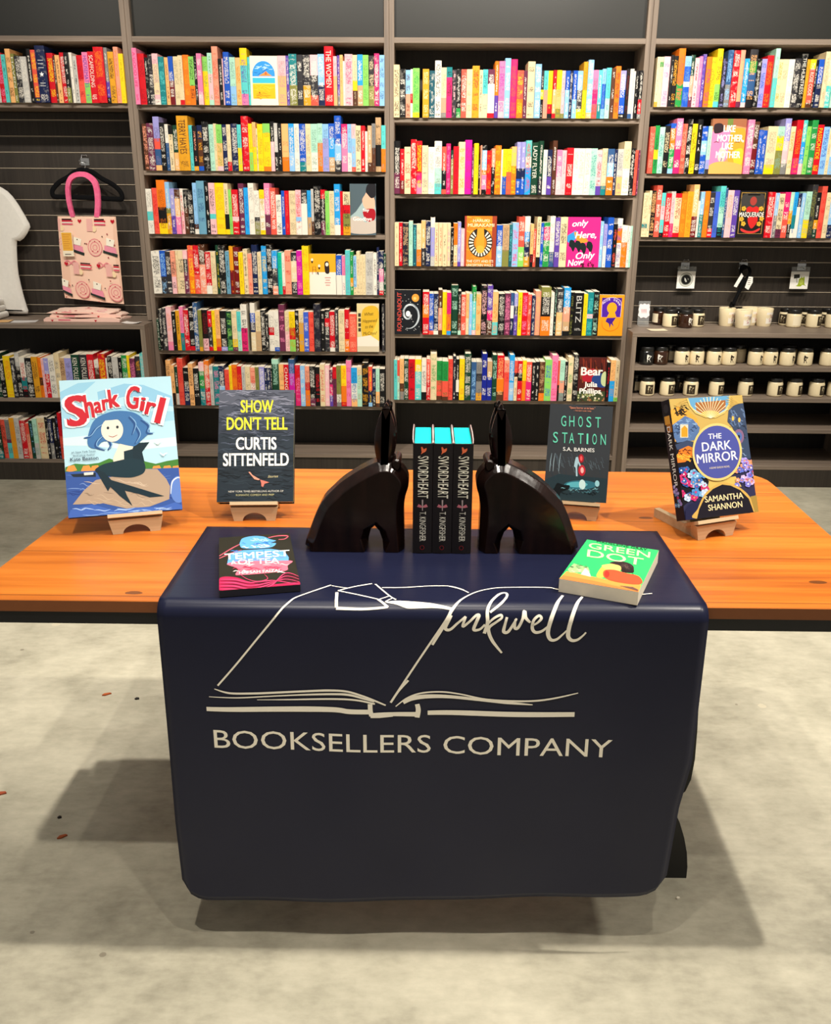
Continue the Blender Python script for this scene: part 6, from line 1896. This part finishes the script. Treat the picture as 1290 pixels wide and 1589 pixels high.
# folded tote bags
def folded(z, x, y, rz, sx, sy, hgt, seed, label):
    m_ = MB()
    rs = random.Random(seed)
    nx, ny = 16, 6
    f = lambda i, j: (hgt * (0.75 + 0.25 * math.sin(2.5 * i / nx * math.pi + seed)) * (1 - 0.55 * (1 if i in (0, nx) else 0)) + 0.004 * math.sin(j * 1.7 + seed))
    top = [(-sx / 2 + sx * i / nx + 0.012 * math.sin(j * 1.3 + seed) * (1 if i in (0, nx) else 0), -sy / 2 + sy * j / ny, f(i, j)) for j in range(ny + 1) for i in range(nx + 1)]
    bot = [(x_, y_, 0) for x_, y_, z_ in top]
    n = len(top)
    W1 = nx + 1
    fs = [(j * W1 + i, j * W1 + i + 1, (j + 1) * W1 + i + 1, (j + 1) * W1 + i) for j in range(ny) for i in range(nx)]
    m_.add(top, fs, srgb('F4D4C2'), 'cloth_print', smooth=True)
    m_.add(bot, fs, srgb('F4D4C2'), 'cloth_print')
    ed = [(i, i + 1) for i in range(nx)] + [(ny * W1 + i, ny * W1 + i + 1) for i in range(nx)] + [(j * W1, (j + 1) * W1) for j in range(ny)] + [(j * W1 + nx, (j + 1) * W1 + nx) for j in range(ny)]
    m_.add(top + bot, [(a, b, n + b, n + a) for a, b in ed], srgb('F2C8B8'), 'cloth_print')
    def pl(u, v, d):
        i, j = min(max(u / sx * nx, 0), nx), min(max(v / sy * ny, 0), ny)
        i0, j0 = min(int(i), nx - 1), min(int(j), ny - 1)
        q = lambda a, b: np.array(top[b * W1 + a])
        p = (q(i0, j0) * (1 - i + i0) + q(i0 + 1, j0) * (i - i0)) * (1 - j + j0) + (q(i0, j0 + 1) * (1 - i + i0) + q(i0 + 1, j0 + 1) * (i - i0)) * (j - j0)
        return (p[0], p[1], p[2] + 0.0006 + d)
    A = Art(m_, sx, sy, W=200.0, place=pl, mat='cloth_print')
    for k in range(9):
        cx, cy = rs.uniform(10, 190), rs.uniform(10, sy / sx * 200 - 10)
        A.poly([(cx - 5, cy - 2), (cx, cy - 5), (cx + 6, cy), (cx, cy + 5)], rs.choice(('C8283C', 'E8788C', 'F0A8B0', 'F8E4C8')))
    for k in range(4):
        cx = rs.uniform(20, 160)
        A.rect(cx, rs.uniform(20, 70), cx + 22, rs.uniform(74, 84), rs.choice(('E0486A', 'F0B4B8', 'E8909C')))
    # printed front edge
    A2 = Art(m_, sx, hgt, W=200.0, place=lambda u, v, d: (u - sx / 2, -sy / 2 - 0.0006 - d, v * 0.8), mat='cloth_print')
    A2.rect(44, 2, 76, hgt / sx * 200 - 4, 'E45C7C')
    A2.poly([(24, 3), (32, 3), (28, 10)], 'C8283C')
    A2.poly([(138, 3), (146, 3), (142, 10)], 'C8283C')
    o = m_.build('folded_tote', loc=(x, y, z))
    o.rotation_euler = (0, 0, rz)
    tag(o, label, 'bag', 'folded totes on the counter')
folded(0.8205, -1.775, 4.765, 0.0, 0.39, 0.21, 0.018, 1, 'pink patterned tote folded flat at the bottom of the pile under the hanging tote')
folded(0.8400, -1.765, 4.775, 0.05, 0.36, 0.19, 0.015, 2, 'pink patterned tote folded flat in the middle of the pile')
folded(0.8565, -1.785, 4.785, -0.04, 0.33, 0.17, 0.013, 4, 'pink patterned tote folded flat on top of the pile')

# white tee and folded white garments
m_ = MB()
half = [(0.0, 0.636), (0.045, 0.642), (0.075, 0.660), (0.095, 0.668), (0.15, 0.655), (0.20, 0.635), (0.228, 0.617), (0.250, 0.592), (0.275, 0.552), (0.298, 0.505), (0.318, 0.460), (0.320, 0.444), (0.300, 0.412), (0.278, 0.388), (0.256, 0.374),
        (0.242, 0.378), (0.236, 0.345), (0.231, 0.300), (0.227, 0.250), (0.226, 0.205), (0.231, 0.150), (0.238, 0.090), (0.246, 0.045), (0.252, 0.020), (0.246, 0.003), (0.18, 0.002), (0.12, 0.006), (0.0, 0.008)]
outline = half + [(-x, z) for x, z in reversed(half[1:-1])]
inflate(m_, outline, [(0.0, 0.003), (0.006, 0.012), (0.014, 0.018), (0.022, 0.021)], 'cotton')
tee = m_.build('t_shirt', loc=(-2.372, 4.862, 0.830))
for k in range(1):
    pass
tag(tee, 'white cotton t-shirt hanging against the slatted wall beside the tote bag', 'shirt')
for k, (dx, zz, lab) in enumerate(((0.012, 0.8205, 'white folded garment at the bottom of the small pile before the tee'), (0.0, 0.8535, 'white folded garment in the middle of the small pile before the tee'), (-0.006, 0.8865, 'white folded garment on top of the small pile before the tee'))):
    m_ = MB()
    prof = rounded_poly([(-0.14, 0.0), (0.0, 0.0), (0.0, 0.032), (-0.14, 0.032)], [0.004, 0.015, 0.015, 0.004], 6)
    m_.prism([(x, z) for x, z in prof], -0.07, 0.07, mat='cotton', axis='y', smooth=True)
    o = m_.build('folded_garment', loc=(-2.222 + dx, 4.755, zz))
    tag(o, lab, 'clothes', 'folded white garments')

# sticker packs
def sticker(x, z, art, label):
    r = empty('sticker_pack', (x, 4.893, z))
    m_ = MB()
    m_.box(-0.047, 0.047, -0.0016, 0.0, 0.0, 0.088, srgb('EDEAE2'))
    art(Art(m_, 0.094, 0.088, W=100.0, place=lambda a, b, d: (a - 0.047, -0.0016 - d, b)))
    m_.build('sticker', r)
    m_ = MB()
    m_.box(-0.048, 0.048, -0.0022, -0.0016, 0.086, 0.112, mat='clear')
    m_.build('sleeve', r)
    tag(r, label, 'sticker')
def st_round(A):
    A.ell(50, 46, 38, 38, '8A8C80', 36)
    A.ell(50, 46, 35, 35, 'E4E4DC', 36)
    A.ell(50, 46, 31, 31, 'A4A69A', 36)
    A.ell(50, 46, 26, 26, '1E1E1E', 30)
    A.poly([(40, 34), (48, 40), (56, 56), (50, 60), (42, 50)], 'D8D8D0')
    A.poly([(58, 36), (66, 44), (60, 48)], '9A9A92')
def st_frog(A):
    A.poly([(16, 16), (48, 14), (50, 34), (18, 38)], '3A3A34')
    A.line([(34, 36), (38, 60)], 3, '5A5A48', False)
    A.poly([(44, 70), (48, 40), (56, 34), (58, 24), (66, 34), (74, 26), (78, 40), (80, 66), (90, 76), (70, 72), (60, 80), (34, 78)], 'A8B838', True)
    A.ell(62, 56, 12, 14, 'C8D468', 16)
sticker(1.354, 0.987, st_round, 'square white sticker with a round black and grey emblem in a clear sleeve')
sticker(1.945, 0.989, st_frog, 'square white sticker of a green frog holding a sign in a clear sleeve')
# lanyard
r = empty('lanyard', (1.648, 4.872, 0.905))
m_ = MB()
m_.tube(smooth_pts([(0.012, 0, 0.196), (-0.018, 0.004, 0.175), (-0.006, 0, 0.125), (-0.020, 0, 0.060), (-0.040, 0, 0.004)], 6), 0.009, 8, mat='velvet')
m_.tube(smooth_pts([(0.018, 0.008, 0.194), (0.030, 0.006, 0.165), (0.004, 0.006, 0.110), (-0.024, 0.006, 0.04), (-0.044, 0.006, 0.0)], 6), 0.008, 8, mat='velvet')
m_.tube([(-0.046, 0.003, 0.016), (-0.052, 0.003, -0.004), (-0.036, 0.003, -0.010), (-0.030, 0.003, 0.010)], 0.007, 8, mat='velvet')
m_.tube(smooth_pts([(0.012, 0.004, 0.192), (-0.012, 0.004, 0.200), (-0.022, 0.004, 0.180)], 5), 0.008, 8, mat='velvet')
m_.build('strap', r)
for pts, nm in (([(-0.052, 0.098), (-0.020, 0.165), (-0.008, 0.150), (-0.036, 0.092)], 'a'), ([(0.006, 0.092), (0.020, 0.148), (0.042, 0.146), (0.044, 0.118), (0.026, 0.080)], 'b')):
    m_ = MB()
    m_.prism(pts, -0.014, -0.013, srgb('E8E6E0'), 'print', 'y')
    if nm == 'b':
        A = Art(m_, 0.05, 0.08, W=50.0, place=lambda x, y, d: (x, -0.014 - d, y + 0.075))
        for k in range(4):
            A.rect(16 + k, 16 + k * 10, 34 - k, 18.5 + k * 10, '8A8884')
    m_.build('paper_tag', r)
tag(r, 'black lanyard with white paper tags hanging above the lidless tumblers', 'lanyard')

# scraps on the concrete
def scrap(x, y, sx, sy, rz, col, label):
    m_ = MB()
    m_.prism([(-sx, -sy * 0.4), (-sx * 0.3, -sy), (sx, -sy * 0.2), (sx * 0.7, sy * 0.8), (-sx * 0.4, sy)], 0.0004, 0.004, srgb(col), 'print', 'z')
    o = m_.build('wood_chip', loc=(x, y, 0))
    o.rotation_euler = (0, 0, rz)
    tag(o, label, 'scrap', 'scraps on the floor')
SCRAPS = [
    (-0.967, 2.408, 0.014, 0.005, 0.4, 'B0562C', 'small orange wood chip on the lit concrete beside the banner'),
    (-0.867, 2.385, 0.007, 0.005, 0, '2A2826', 'small black scrap on the lit concrete beside the banner'),
    (-0.856, 1.762, 0.012, 0.005, 0.5, 'A0502C', 'small orange wood chip at the edge of the table shadow'),
    (-1.072, 1.922, 0.012, 0.006, 0.2, '9A4A30', 'small red brown chip on the floor at the picture edge'),
    (-0.889, 1.832, 0.005, 0.004, 0, '22201E', 'tiny dark scrap just above the lower orange chip'),
    (0.561, 1.591, 0.004, 0.003, 0, 'E8E0CC', 'tiny pale paper scrap on the floor by the table foot'),
]
for px, py, sx, sy, rz, col, lab in SCRAPS:
    scrap(px, py, sx, sy, rz, col, lab)
